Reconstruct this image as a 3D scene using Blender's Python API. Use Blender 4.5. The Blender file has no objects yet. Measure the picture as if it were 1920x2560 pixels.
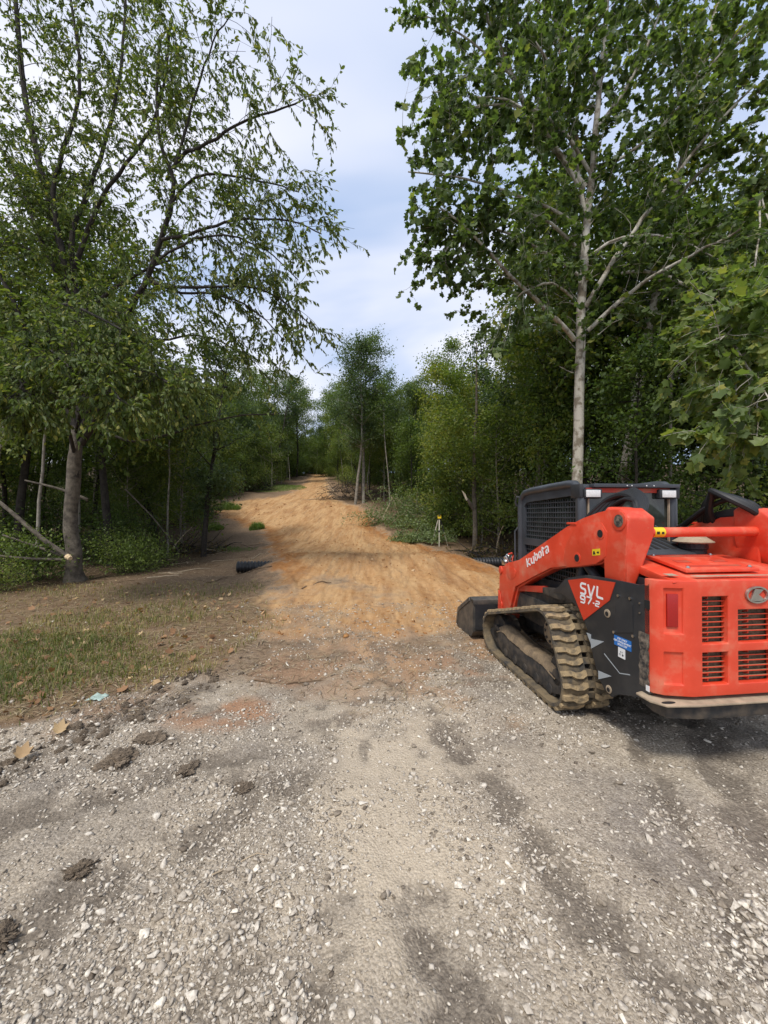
import bpy, bmesh, math, random
import numpy as np
from mathutils import Vector, Matrix
sc = bpy.context.scene
COL = sc.collection
rad = math.radians
# ---------------------------------------------------------------- camera
cam_d = bpy.data.cameras.new("camera"); cam = bpy.data.objects.new("camera", cam_d); COL.objects.link(cam)
cam.location = (0, 0, 1.76); cam.rotation_euler = (rad(90.476), 0, 0)
cam_d.sensor_fit = 'VERTICAL'; cam_d.sensor_height = 24.0; cam_d.lens = 24.0*962/2560
cam_d.clip_start = 0.05; cam_d.clip_end = 2000
sc.camera = cam
# ---------------------------------------------------------------- sky (bright overcast)
wd = bpy.data.worlds.new("World"); sc.world = wd; wd.use_nodes = True
nt = wd.node_tree; N = nt.nodes; L = nt.links; N.clear()
SUN_EL, SUN_AZ = 58, 205
def nd(t, **k):
    n = N.new(t)
    for a, b in k.items(): setattr(n, a, b)
    return n
out = nd('ShaderNodeOutputWorld'); bg = nd('ShaderNodeBackground'); bg.inputs[1].default_value = 0.1
sky = nd('ShaderNodeTexSky', sky_type='NISHITA', sun_disc=False)
sky.sun_elevation = rad(SUN_EL); sky.sun_rotation = rad(SUN_AZ); sky.air_density = 1.0; sky.dust_density = 2.0
tc = nd('ShaderNodeTexCoord'); sep = nd('ShaderNodeSeparateXYZ'); L.new(tc.outputs['Generated'], sep.inputs[0])
mx = nd('ShaderNodeMath', operation='MAXIMUM'); L.new(sep.outputs[2], mx.inputs[0]); mx.inputs[1].default_value = 0.0
ad = nd('ShaderNodeMath', operation='ADD'); L.new(mx.outputs[0], ad.inputs[0]); ad.inputs[1].default_value = 0.22
dvx = nd('ShaderNodeMath', operation='DIVIDE'); L.new(sep.outputs[0], dvx.inputs[0]); L.new(ad.outputs[0], dvx.inputs[1])
dvy = nd('ShaderNodeMath', operation='DIVIDE'); L.new(sep.outputs[1], dvy.inputs[0]); L.new(ad.outputs[0], dvy.inputs[1])
cmb = nd('ShaderNodeCombineXYZ'); L.new(dvx.outputs[0], cmb.inputs[0]); L.new(dvy.outputs[0], cmb.inputs[1])
mp = nd('ShaderNodeMapping'); L.new(cmb.outputs[0], mp.inputs[0]); mp.inputs['Scale'].default_value = (0.55, 0.95, 1); mp.inputs['Rotation'].default_value = (0, 0, rad(24)); mp.inputs['Location'].default_value = (0.35, 1.2, 0)
nz = nd('ShaderNodeTexNoise'); nz.inputs['Scale'].default_value = 1.15; nz.inputs['Detail'].default_value = 5; nz.inputs['Roughness'].default_value = 0.48; nz.inputs['Distortion'].default_value = 0.35
L.new(mp.outputs[0], nz.inputs['Vector'])
rp = nd('ShaderNodeValToRGB'); L.new(nz.outputs[0], rp.inputs[0])
rp.color_ramp.elements[0].position = 0.41; rp.color_ramp.elements[0].color = (2.6, 3.3, 4.7, 1)
rp.color_ramp.elements[1].position = 0.57; rp.color_ramp.elements[1].color = (5.3, 5.35, 5.9, 1)
mxc = nd('ShaderNodeMixRGB'); mxc.inputs[0].default_value = 0.9
L.new(sky.outputs[0], mxc.inputs[1]); L.new(rp.outputs[0], mxc.inputs[2]); L.new(mxc.outputs[0], bg.inputs[0]); L.new(bg.outputs[0], out.inputs[0])
# ---------------------------------------------------------------- veiled sun
sd = bpy.data.lights.new("sun", 'SUN'); so = bpy.data.objects.new("sun", sd); COL.objects.link(so)
sd.energy = 1.5; sd.angle = rad(13); sd.color = (1.0, 0.95, 0.88)
_a = rad(SUN_AZ); _e = rad(SUN_EL)
_dir = Vector((math.sin(_a)*math.cos(_e), math.cos(_a)*math.cos(_e), math.sin(_e)))
so.rotation_euler = _dir.to_track_quat('Z', 'Y').to_euler(); so.location = (0, 0, 30)
vs = sc.view_settings; vs.view_transform = 'Standard'; vs.look = 'None'; vs.gamma = 1; vs.exposure = 1.0; vs.use_curve_mapping = False
sc.cycles.max_bounces = 6; sc.cycles.diffuse_bounces = 3; sc.cycles.glossy_bounces = 2; sc.cycles.transmission_bounces = 2; sc.cycles.transparent_max_bounces = 4
sc.cycles.use_denoising = True
sc.cycles.caustics_reflective = False; sc.cycles.caustics_refractive = False

# ================================================================ materials
def mat(name, base, rough=0.7, var=0.0, scale=6.0, metal=0.0, col2=None, bump=0.0, bscale=40.0, spec=0.5, coords='Object', ramp=(0.35, 0.65), detail=6, coat=0):
    m = bpy.data.materials.new(name); m.use_nodes = True
    t = m.node_tree; b = t.nodes['Principled BSDF']
    b.inputs['Roughness'].default_value = rough; b.inputs['Metallic'].default_value = metal
    b.inputs['Specular IOR Level'].default_value = spec; b.inputs['Coat Weight'].default_value = coat
    c4 = tuple(base)+(1,)
    tcn = t.nodes.new('ShaderNodeTexCoord')
    if col2 is not None or var:
        n = t.nodes.new('ShaderNodeTexNoise'); n.inputs['Scale'].default_value = scale; n.inputs['Detail'].default_value = detail; n.inputs['Roughness'].default_value = 0.62
        t.links.new(tcn.outputs[coords], n.inputs['Vector'])
        r = t.nodes.new('ShaderNodeValToRGB'); t.links.new(n.outputs[0], r.inputs[0])
        r.color_ramp.elements[0].position, r.color_ramp.elements[1].position = ramp
        if col2 is None:
            r.color_ramp.elements[0].color = tuple(x*(1-var) for x in base)+(1,); r.color_ramp.elements[1].color = tuple(min(1, x*(1+var)) for x in base)+(1,)
        else:
            r.color_ramp.elements[0].color = c4; r.color_ramp.elements[1].color = tuple(col2)+(1,)
        t.links.new(r.outputs[0], b.inputs['Base Color'])
    else:
        b.inputs['Base Color'].default_value = c4
    if bump:
        n2 = t.nodes.new('ShaderNodeTexNoise'); n2.inputs['Scale'].default_value = bscale; n2.inputs['Detail'].default_value = 5
        t.links.new(tcn.outputs[coords], n2.inputs['Vector'])
        bp = t.nodes.new('ShaderNodeBump'); bp.inputs['Strength'].default_value = bump; bp.inputs['Distance'].default_value = 0.02
        t.links.new(n2.outputs[0], bp.inputs['Height']); t.links.new(bp.outputs[0], b.inputs['Normal'])
    return m

def leaf_mat(name, c0, c1, c2, transl=0.35, rough=0.5):
    """leaf colour runs c0 -> c1 -> c2 by the per-leaf attribute 'tint'"""
    m = bpy.data.materials.new(name); m.use_nodes = True
    t = m.node_tree; b = t.nodes['Principled BSDF']; o = t.nodes['Material Output']
    a = t.nodes.new('ShaderNodeAttribute'); a.attribute_name = 'tint'
    oi = t.nodes.new('ShaderNodeObjectInfo')
    ma = t.nodes.new('ShaderNodeMath'); ma.operation = 'MULTIPLY_ADD'; t.links.new(oi.outputs['Random'], ma.inputs[0]); ma.inputs[1].default_value = 0.5; ma.inputs[2].default_value = -0.22
    md = t.nodes.new('ShaderNodeMath'); md.operation = 'ADD'; md.use_clamp = True; t.links.new(a.outputs['Fac'], md.inputs[0]); t.links.new(ma.outputs[0], md.inputs[1])
    r = t.nodes.new('ShaderNodeValToRGB'); t.links.new(md.outputs[0], r.inputs[0])
    e = r.color_ramp.elements; e[0].color = c0+(1,); e[1].color = c2+(1,); x = e.new(0.55); x.color = c1+(1,)
    t.links.new(r.outputs[0], b.inputs['Base Color']); b.inputs['Roughness'].default_value = rough; b.inputs['Specular IOR Level'].default_value = 0.35
    tr = t.nodes.new('ShaderNodeBsdfTranslucent')
    g = t.nodes.new('ShaderNodeMixRGB'); g.blend_type = 'MULTIPLY'; g.inputs[0].default_value = 1; t.links.new(r.outputs[0], g.inputs[1]); g.inputs[2].default_value = (1.5, 1.6, 0.7, 1)
    t.links.new(g.outputs[0], tr.inputs[0])
    ms = t.nodes.new('ShaderNodeMixShader'); ms.inputs[0].default_value = transl
    t.links.new(b.outputs[0], ms.inputs[1]); t.links.new(tr.outputs[0], ms.inputs[2]); t.links.new(ms.outputs[0], o.inputs[0])
    return m

M = {}
def red_paint():
    # paint with settled dust in blotches, fine speckle and thin scuffs
    m = bpy.data.materials.new('red_paint'); m.use_nodes = True; t = m.node_tree; n = t.nodes; l = t.links; b = n['Principled BSDF']; tcn = n.new('ShaderNodeTexCoord')
    def noise(s, d=6, st=None):
        x = n.new('ShaderNodeTexNoise'); x.inputs['Scale'].default_value = s; x.inputs['Detail'].default_value = d; x.inputs['Roughness'].default_value = .65
        mpn = n.new('ShaderNodeMapping'); mpn.inputs['Scale'].default_value = st or (1, 1, 1); l.new(tcn.outputs['Object'], mpn.inputs[0]); l.new(mpn.outputs[0], x.inputs['Vector']); return x.outputs[0]
    def ramp(src, a, b_, va=(0, 0, 0, 1), vb=(1, 1, 1, 1)):
        r = n.new('ShaderNodeValToRGB'); l.new(src, r.inputs[0]); e = r.color_ramp.elements; e[0].position, e[0].color, e[1].position, e[1].color = a, va, b_, vb; return r.outputs[0]
    def mix(f, a, b_):
        x = n.new('ShaderNodeMixRGB'); l.new(f, x.inputs[0])
        for i, q in ((1, a), (2, b_)):
            if isinstance(q, tuple): x.inputs[i].default_value = q+(1,)
            else: l.new(q, x.inputs[i])
        return x.outputs[0]
    c = ramp(noise(2.5), .3, .7, (.62, .050, .019, 1), (.78, .075, .028, 1))
    c = mix(ramp(noise(5, 8), .50, .80, vb=(.75, .75, .75, 1)), c, (.58, .27, .16))
    c = mix(ramp(noise(70, 4), .66, .76, vb=(.55, .55, .55, 1)), c, (.50, .24, .14))
    c = mix(ramp(noise(14, 5, (1, 5, .5)), .68, .74, vb=(.5, .5, .5, 1)), c, (.30, .03, .014))
    b.inputs['Coat Weight'].default_value = .15; b.inputs['Coat Roughness'].default_value = .22
    l.new(c, b.inputs['Base Color']); l.new(ramp(noise(5, 8), .4, .7, (.42, .42, .42, 1), (.8, .8, .8, 1)), b.inputs['Roughness'])
    return m
M['red'] = red_paint()
M['red_dusty'] = mat('red_paint_dusty', (0.50, 0.045, 0.02), 0.6, col2=(0.33, 0.17, 0.09), scale=7, ramp=(0.5, 0.75))
M['red_decal'] = mat('red_decal', (0.58, 0.045, 0.016), 0.5, var=0.1)
M['black'] = mat('black_paint', (0.022, 0.024, 0.027), 0.5, col2=(0.055, 0.053, 0.05), scale=5, ramp=(0.45, 0.8))
M['black_dusty'] = mat('black_dusty', (0.022, 0.022, 0.022), 0.7, col2=(0.11, 0.085, 0.06), scale=9, ramp=(0.42, 0.72))
M['cab'] = mat('cab_grey', (0.05, 0.056, 0.064), 0.42, var=0.2, scale=4)
M['dark'] = mat('dark_void', (0.012, 0.011, 0.010), 0.9)
M['rubber'] = mat('rubber', (0.055, 0.050, 0.042), 0.9, col2=(0.20, 0.15, 0.085), scale=6, ramp=(0.38, 0.60), bump=0.3)
M['mudlug'] = mat('muddy_lug', (0.15, 0.12, 0.08), 0.95, col2=(0.36, 0.265, 0.145), scale=14, ramp=(0.3, 0.55), bump=0.5, bscale=60)
M['mud'] = mat('dried_mud', (0.15, 0.11, 0.07), 1.0, col2=(0.27, 0.195, 0.115), scale=12, bump=0.6, bscale=50)
M['white'] = mat('white_print', (0.80, 0.80, 0.78), 0.5)
M['yellow'] = mat('yellow_sticker', (0.80, 0.58, 0.02), 0.5)
M['blue'] = mat('blue_sticker', (0.02, 0.16, 0.50), 0.5)
M['grey_print'] = mat('grey_print', (0.36, 0.39, 0.40), 0.5)
M['steel'] = mat('steel', (0.55, 0.54, 0.52), 0.3, metal=1.0, var=0.1)
M['chrome'] = mat('emblem_metal', (0.45, 0.44, 0.40), 0.33, metal=0.9, var=0.12, scale=20)
M['tanplate'] = mat('dusty_plate', (0.36, 0.28, 0.19), 0.85, var=0.2, scale=10)
M['reflector'] = mat('red_reflector', (0.36, 0.010, 0.008), 0.3, var=0.15, scale=200, spec=0.6)
M['lamp'] = mat('lamp_lens', (0.75, 0.75, 0.72), 0.15, var=0.1, scale=60)
M['glass'] = mat('cab_glass', (0.035, 0.042, 0.035), 0.08, var=0.5, scale=6, spec=0.7)
M['louver'] = mat('dusty_louver', (0.42, 0.29, 0.18), 0.9, col2=(0.42, 0.12, 0.06), scale=9, ramp=(0.45, 0.7))
M['radiator'] = mat('dusty_radiator', (0.10, 0.07, 0.045), 1.0, col2=(0.24, 0.17, 0.11), scale=30)
M['bucket'] = mat('bucket_steel', (0.035, 0.035, 0.034), 0.55, col2=(0.15, 0.125, 0.095), scale=6, ramp=(0.4, 0.75), spec=0.6)
M['hose'] = mat('rubber_hose', (0.012, 0.012, 0.012), 0.55)
M['scuff'] = mat('scuffed_dirt', (0.03, 0.028, 0.025), 0.95, col2=(0.24, 0.19, 0.14), scale=26, ramp=(0.38, 0.66), bump=0.4)

# ================================================================ mesh helpers
def link(o, parent=None):
    COL.objects.link(o)
    if parent is not None: o.parent = parent
    return o
def tag(o, label=None, cat=None, group=None, kind=None):
    if label: o['label'] = label
    if cat: o['category'] = cat
    if group: o['group'] = group
    if kind: o['kind'] = kind
    return o
def empty(name, loc=(0, 0, 0), rz=0):
    o = bpy.data.objects.new(name, None); o.location = loc; o.rotation_euler = (0, 0, rz); o.empty_display_size = 0.2
    return link(o)
def pyobj(name, parts, m, parent=None, bevel=0, smooth=False, seg=2):
    """one mesh object out of (verts, faces) pieces"""
    V, Fc = [], []
    for v, f in parts:
        n = len(V); V += [tuple(p) for p in v]; Fc += [tuple(i+n for i in q) for q in f]
    me = bpy.data.meshes.new(name); me.from_pydata(V, [], Fc); me.update()
    bm = bmesh.new(); bm.from_mesh(me); bmesh.ops.recalc_face_normals(bm, faces=bm.faces)
    if bevel:
        eds = [e for e in bm.edges if len(e.link_faces) == 2 and e.calc_face_angle(0) > 0.6]
        bmesh.ops.bevel(bm, geom=eds, offset=bevel, segments=seg, profile=0.6, affect='EDGES', clamp_overlap=True)
    bm.to_mesh(me); bm.free()
    if smooth or bevel:
        me.polygons.foreach_set('use_smooth', [True]*len(me.polygons))
        me.set_sharp_from_angle(angle=rad(40))
    me.materials.append(m)
    return link(bpy.data.objects.new(name, me), parent)
def big(name, V, Fc, m, parent=None, smooth=False, tint=None, do_link=True):
    me = bpy.data.meshes.new(name); V = np.ascontiguousarray(V, np.float32); Fc = np.ascontiguousarray(Fc, np.int32)
    k = Fc.shape[1]
    me.vertices.add(len(V)); me.vertices.foreach_set('co', V.ravel())
    me.loops.add(Fc.size); me.loops.foreach_set('vertex_index', Fc.ravel())
    me.polygons.add(len(Fc)); me.polygons.foreach_set('loop_start', np.arange(len(Fc), dtype=np.int32)*k)
    me.update(calc_edges=True)
    if smooth: me.polygons.foreach_set('use_smooth', np.ones(len(Fc), bool))
    if tint is not None:
        a = me.attributes.new('tint', 'FLOAT', 'POINT'); a.data.foreach_set('value', np.ascontiguousarray(tint, np.float32))
    me.materials.append(m)
    if not do_link: return me
    return link(bpy.data.objects.new(name, me), parent)
def box(x0, x1, y0, y1, z0, z1):
    v = [(x, y, z) for x in (x0, x1) for y in (y0, y1) for z in (z0, z1)]
    return v, [(0, 1, 3, 2), (4, 6, 7, 5), (0, 4, 5, 1), (2, 3, 7, 6), (0, 2, 6, 4), (1, 5, 7, 3)]
def prism(poly, x0, x1):
    """polygon in (y, z) drawn out from x0 to x1"""
    n = len(poly); v = [(x0, a, b) for a, b in poly]+[(x1, a, b) for a, b in poly]
    return v, [tuple(range(n)), tuple(range(2*n-1, n-1, -1))]+[(i, (i+1) % n, n+(i+1) % n, n+i) for i in range(n)]
def prism_xz(poly, y0, y1):
    n = len(poly); v = [(a, y0, b) for a, b in poly]+[(a, y1, b) for a, b in poly]
    return v, [tuple(range(n)), tuple(range(2*n-1, n-1, -1))]+[(i, (i+1) % n, n+(i+1) % n, n+i) for i in range(n)]
def prism_xy(poly, z0, z1):
    n = len(poly); v = [(a, b, z0) for a, b in poly]+[(a, b, z1) for a, b in poly]
    return v, [tuple(range(n)), tuple(range(2*n-1, n-1, -1))]+[(i, (i+1) % n, n+(i+1) % n, n+i) for i in range(n)]
def tube_np(P, R, n=6, cap=False):
    """tapered tube along points P with radii R -> verts, quads"""
    P = np.asarray(P, float); R = np.broadcast_to(np.asarray(R, float), (len(P),))
    T = np.gradient(P, axis=0); T /= np.linalg.norm(T, axis=1)[:, None]+1e-9
    ref = np.array([0.0, 0, 1]) if abs(T[0, 2]) < 0.8 else np.array([1.0, 0, 0])
    V = []
    for p, t, r in zip(P, T, R):
        a = np.cross(t, ref); na = np.linalg.norm(a)
        if na < 1e-3: ref = np.array([0, 1.0, 0]); a = np.cross(t, ref); na = np.linalg.norm(a)
        a /= na; b = np.cross(t, a)
        ref = np.cross(a, t)
        th = np.arange(n)*2*math.pi/n
        V.append(p+r*(np.cos(th)[:, None]*a+np.sin(th)[:, None]*b))
    V = np.concatenate(V); i = np.arange(len(P)-1)[:, None]*n; j = np.arange(n)[None]
    q = np.stack([i+j, i+(j+1) % n, i+n+(j+1) % n, i+n+j], -1).reshape(-1, 4)
    return V, q
def tube(P, R, n=8):
    V, q = tube_np(P, R, n); f = [tuple(x) for x in q.tolist()]; m = len(V)
    return V.tolist(), f+[tuple(range(n))[::-1], tuple(range(m-n, m))]
def disc(c, r, x0, x1, n=20):
    return prism([(c[0]+r*math.cos(2*math.pi*i/n), c[1]+r*math.sin(2*math.pi*i/n)) for i in range(n)], x0, x1)
def lathe(c, prof, n=20):
    """profile [(r, z)] about the vertical axis through c"""
    v = []; f = []
    for r, z in prof: v += [(c[0]+r*math.cos(2*math.pi*i/n), c[1]+r*math.sin(2*math.pi*i/n), c[2]+z) for i in range(n)]
    for k in range(len(prof)-1): f += [(k*n+i, k*n+(i+1) % n, (k+1)*n+(i+1) % n, (k+1)*n+i) for i in range(n)]
    f += [tuple(range(n))[::-1], tuple(range((len(prof)-1)*n, len(prof)*n))]
    return v, f
def ribbon(pts, w, closed=False):
    """flat stroke of width w in 2D -> verts2d, faces, mitred"""
    p = np.array(pts, float); n = len(p); L_, R_ = [], []
    for i in range(n):
        a = p[i]-p[i-1] if (i > 0 or closed) else p[1]-p[0]
        b = p[(i+1) % n]-p[i] if (i < n-1 or closed) else a
        a = a/np.linalg.norm(a); b = b/np.linalg.norm(b)
        na = np.array([-a[1], a[0]]); nb = np.array([-b[1], b[0]]); m_ = na+nb; m_ /= np.linalg.norm(m_)
        s = w/2/max(0.5, m_@na); L_.append(p[i]+m_*s); R_.append(p[i]-m_*s)
    v = L_+R_; f = [(i, (i+1) % n, n+(i+1) % n, n+i) for i in range(n if closed else n-1)]
    return v, f
def strokes_on(name, strokes, w, place, m, parent, t=0.0025):
    """strokes in letter space set on a surface by place(u, v, depth)"""
    parts = []
    for s in strokes:
        v, f = ribbon(s, w)
        n = len(v); V = [place(a, b, t) for a, b in v]+[place(a, b, -t) for a, b in v]
        F_ = list(f)+[tuple(i+n for i in q)[::-1] for q in f]
        half = n//2; ring = list(range(half))+list(range(n-1, half-1, -1))
        F_ += [(ring[i], ring[(i+1) % n], ring[(i+1) % n]+n, ring[i]+n) for i in range(n)]
        parts.append((V, F_))
    return pyobj(name, parts, m, parent)
# lattice noise in numpy
def vnoise(x, y, seed=0):
    x = np.asarray(x, float); y = np.asarray(y, float)
    xi = np.floor(x).astype(np.int64); yi = np.floor(y).astype(np.int64); fx = x-xi; fy = y-yi
    fx = fx*fx*(3-2*fx); fy = fy*fy*(3-2*fy)
    def h(a, b):
        n = (a*374761393+b*668265263+seed*974711) & 0x7fffffff
        n = ((n ^ (n >> 13))*1274126177) & 0x7fffffff
        return ((n ^ (n >> 16)) & 0xffff)/65535.0
    return (h(xi, yi)*(1-fx)+h(xi+1, yi)*fx)*(1-fy)+(h(xi, yi+1)*(1-fx)+h(xi+1, yi+1)*fx)*fy
def fbm(x, y, seed=0, oct=4, gain=0.5):
    s = 0; a = 1; t = 0
    for o in range(oct):
        s = s+a*vnoise(x*2**o, y*2**o, seed+o*17); t += a; a *= gain
    return s/t
def sstep(a, b, x):
    t = np.clip((x-a)/(b-a), 0, 1); return t*t*(3-2*t)
def smooth_line(P, k=3):
    P = np.array(P, float); t = np.arange(len(P)); tt = np.linspace(0, len(P)-1, (len(P)-1)*k+1); Q = np.stack([np.interp(tt, t, P[:, i]) for i in range(3)], 1)
    for _ in range(3): Q[1:-1] = (Q[:-2]+2*Q[1:-1]+Q[2:])/4
    return Q
# ================================================================ terrain
_ky = np.array([-30, 0, 8, 10.5, 12.4, 14, 16, 20, 25, 30, 40, 55, 70, 90, 130, 400.])
_kr = np.array([0, 0, 0, .18, .47, .36, .20, .35, 1.2, 2.3, 4.3, 6.9, 9.2, 11.6, 14, 20.])
_ks = np.array([0, 0, -.03, -.05, -.04, -.02, .08, .35, 1.2, 2.3, 4.3, 6.9, 9.2, 11.6, 14, 20.])
_t = np.arange(-30, 400, .1)
def _sm(z):
    k = np.hanning(25); k /= k.sum(); return np.convolve(np.pad(np.interp(_t, _ky, z), 12, 'edge'), k, 'valid')
_zr, _zs = _sm(_kr), _sm(_ks)
_ry = np.array([0, 8.6, 10, 13, 17.5, 20.5, 23.5, 26.7, 28.8, 31.4, 34.7, 37.4, 50, 70, 100])
_rl = np.array([-1.5, -2.5, -2.9, -3.75, -5.3, -6.3, -7.6, -11, -13.2, -13.4, -10.8, -9.1, -10, -13, -22])
_rr = np.array([6, 4.2, 3.6, 2.75, 2.63, .79, -.44, -.64, -1.4, -2.5, -4.55, -5.2, -7.4, -10.3, -19])
def road_sd(x, y):
    """how far inside the dirt road (negative = outside)"""
    return np.minimum(x-np.interp(y, _ry, _rl), np.interp(y, _ry, _rr)-x)
def seg_mask(x, y, pts, w):
    d = np.full(np.shape(x), 1e9)
    for a, b in zip(pts[:-1], pts[1:]):
        a = np.array(a); b = np.array(b); ab = b-a; t = np.clip(((x-a[0])*ab[0]+(y-a[1])*ab[1])/(ab@ab), 0, 1)
        d = np.minimum(d, np.hypot(x-a[0]-t*ab[0], y-a[1]-t*ab[1]))
    return np.clip(1-d/w, 0, 1)
def blob(x, y, cx, cy, rx, ry):
    return np.clip(1-np.hypot((x-cx)/rx, (y-cy)/ry), 0, 1)
STREAKS = [([(-3.2, 1.75), (-2.2, 2.2), (-1.73, 2.52), (-1.34, 2.68), (-.80, 2.98)], .17), ([(-2.4, 1.0), (-1.55, 1.55), (-1.37, 1.86), (-1.07, 2.01), (-.62, 2.5)], .20),
           ([(3.2, 4.6), (2.75, 3.9), (2.55, 3.2), (2.3, 2.6), (1.95, 1.7)], .20), ([(.45, 3.5), (.62, 2.75), (.82, 2.1), (1.02, 1.6), (1.15, 1.2)], .15), ([(.2, 1.75), (.32, 1.3), (.4, 1.0)], .15), ([(2.0, 3.1), (1.72, 2.3), (1.55, 1.7), (1.45, 1.3)], .11), ([(-.25, 1.7), (-.3, 1.2)], .12)]
def verge_sd(x, y):
    """positive on the grassy left verge, zero at the gravel edge"""
    ex = np.interp(y, [0, 1.5, 2.9, 3.8, 4.3, 5.2, 6.4, 8, 10, 30], [-4.6, -3.7, -2.85, -2.3, -1.75, -1.55, -1.65, -2.2, -3.3, -9])
    return ex-x+(fbm(x*1.3, y*1.3, 5)-.5)*0.9
def zones(x, y):
    n1 = fbm(x*.9, y*.9, 11)-.5; n2 = fbm(x*3.1, y*3.1, 23)-.5; n3 = fbm(x*7, y*7, 37)-.5
    vs_ = verge_sd(x, y); rs = road_sd(x, y)
    far = sstep(5.0, 8.8, y+(fbm(x*.42, y*.3, 12)-.5)*6.5+n1*4.0+n2*3.6+n3*1.2)
    clay = far*sstep(-.35, .35, rs+n2*1.0+n1*.8)
    nearbrown = sstep(3.2, 5.0, y+n1*2.8+n2*1.6-.22*x)*(1-far*.9)
    soil = np.clip(np.maximum(sstep(-.1, .5, vs_), np.maximum(far*(1-clay), nearbrown*.9)), 0, 1)
    pale = np.clip(blob(x, y, -.3, 4.9, .8, .7)*2+blob(x, y, .6, 5.6, .5, .9)*1.2, 0, 1)*sstep(.38, .56, fbm(x*2.3, y*2.3, 51))
    soil = soil*(1-.75*pale*(vs_ < .2))
    damp_shade = np.zeros(np.shape(x))
    for p, w in STREAKS: damp_shade = np.maximum(damp_shade, seg_mask(x+n2*.25, y+n2*.25, p, w*1.5))
    damp_shade = np.maximum(damp_shade, blob(x, y, -.86, 2.52, .30, .26)*1.5)
    damp_shade = np.maximum(damp_shade, .9*blob(x, y, 2.6, 3.6, 1.4, .75))  # oil-darkened soil beneath the loader, with the loader's shadow painted into the colour
    damp_shade = np.maximum(damp_shade, 1.1*seg_mask(x+n2*.3, y+n3*.2, [(-3.3, 2.2), (-2.6, 2.75), (-2.2, 3.4), (-1.85, 3.95)], .30))
    damp_shade = np.maximum(damp_shade, 1.3*blob(x, y, -1.9, 2.85, .3, .26))
    damp_shade = np.clip(damp_shade*1.9*(.3+.7*sstep(-.2, .16, n2*.8+n3*1.1)), 0, 1)*.72
    damp_shade = np.maximum(damp_shade, .6*sstep(.56, .68, fbm(x*1.7+3, y*1.0, 71))*sstep(-.12, .16, n3+n2*.5)*(y < 5.5))
    light = np.clip(seg_mask(x+n2*.3, y, [(.12, 2.0), (.05, 3.2), (.15, 4.2), (.5, 5.2)], .95)*1.7, 0, 1)*sstep(-.3, .12, n1+n2*.6)*(1-damp_shade)
    red = np.clip(blob(x, y, -1.45, 3.45, .65, .35)*2.2, 0, 1)*sstep(-.14, .1, n2)
    red = np.maximum(red, np.clip(blob(x, y, .9, 4.4, .8, 1.0)*1.5, 0, 1)*sstep(-.05, .15, n2+n1*.5)*.6)
    red = np.maximum(red, .6*nearbrown*(1-sstep(-.2, .3, vs_))*sstep(-.12, .16, n2+n1*.6))
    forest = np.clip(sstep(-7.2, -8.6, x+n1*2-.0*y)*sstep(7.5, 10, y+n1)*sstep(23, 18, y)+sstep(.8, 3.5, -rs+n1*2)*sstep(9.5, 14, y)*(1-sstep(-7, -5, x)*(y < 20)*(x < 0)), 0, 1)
    verge = sstep(.0, .9, vs_)*sstep(10.5, 8.5, y+n1*2)
    global _bank
    _bank = clay*sstep(1.5, .1, rs+n2*1.2+n1)*sstep(9, 11, y)*sstep(34, 26, y)
    return clay, soil, damp_shade, light, red, forest, verge
def ground_z(x, y, fine=True):
    x = np.asarray(x, float); y = np.asarray(y, float)
    rs = road_sd(x, y); w = sstep(-1.1, .5, rs)
    z = np.interp(y, _t, _zs)*(1-w)+np.interp(y, _t, _zr)*w
    z = z+(fbm(x*.25, y*.25, 3)-.5)*np.clip((np.abs(y)-6)/30, 0, 1)*1.0*(1-w*.8)
    z = z+np.clip(np.abs(x+4)-22, 0, 60)*.04
    z = z-.16*np.clip(1-np.hypot((x+4.9)/1.3, (y-11.9)/.8), 0, 1)-.16*np.clip(1-np.hypot((x-4.7)/1.3, (y-13.1)/.8), 0, 1)
    # graded windrows on the dirt road
    z = z+w*sstep(8.5, 10.5, y)*(fbm(x*1.5+y*.5, y*.35, 91)-.5)*.16*np.clip(1-(y-30)/30, .2, 1)
    z = z+sstep(.5, 0, np.abs(rs+.25))*sstep(9.5, 11, y)*.08*fbm(x*2, y*2, 15)
    if fine:
        clay, soil, damp_shade, light, red, forest, verge = zones(x, y)
        z = z+(fbm(x*2.2, y*2.2, 61)-.5)*.05+(fbm(x*9, y*9, 62)-.5)*(.018+.03*soil*(1-clay)+.035*clay)+clay*(fbm(x*3.2+y*1.1, y*.8, 64)-.5)*.09+clay*np.maximum(0, np.sin(x*9.5+y*1.3+6*fbm(x*.4, y*.4, 65)))**4*.03+(fbm(x*30, y*30, 63, 3)-.5)*.010
        z = z-damp_shade*.02*(y < 6)
        for lane in (-1.75, -.05, 1.15, 2.5):   # loader tread prints in the soft fill
            lx = lane-.13*(y-8)+.5*(fbm(y*.25, y*0+lane, 68)-.5)
            z = z+sstep(.26, .19, np.abs(x-lx))*sstep(6.6, 7.6, y)*sstep(24, 18, y)*(.022*np.sign(np.sin(y*24+lane))-.014)*(.35+.65*sstep(.4, .55, fbm(x*.8, y*.8, 69)))
        for p, wd_ in STREAKS: z = z-seg_mask(x, y, p, wd_)*.022
        z = z+np.clip(1-np.abs(verge_sd(x, y)-.12)/.22, 0, 1)*.05*fbm(x*6, y*6, 66)*(y < 6)
    return z
def axis(stops):
    out_ = []
    for (a, b, s0, s1) in stops:
        n = max(2, int(round((b-a)/((s0+s1)/2)))); t = np.linspace(0, 1, n, endpoint=False)
        out_.append(a+(b-a)*((s0*t+(s1-s0)*t*t/2)/((s0+s1)/2)))
    out_.append([stops[-1][1]]); return np.concatenate(out_)
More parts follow.
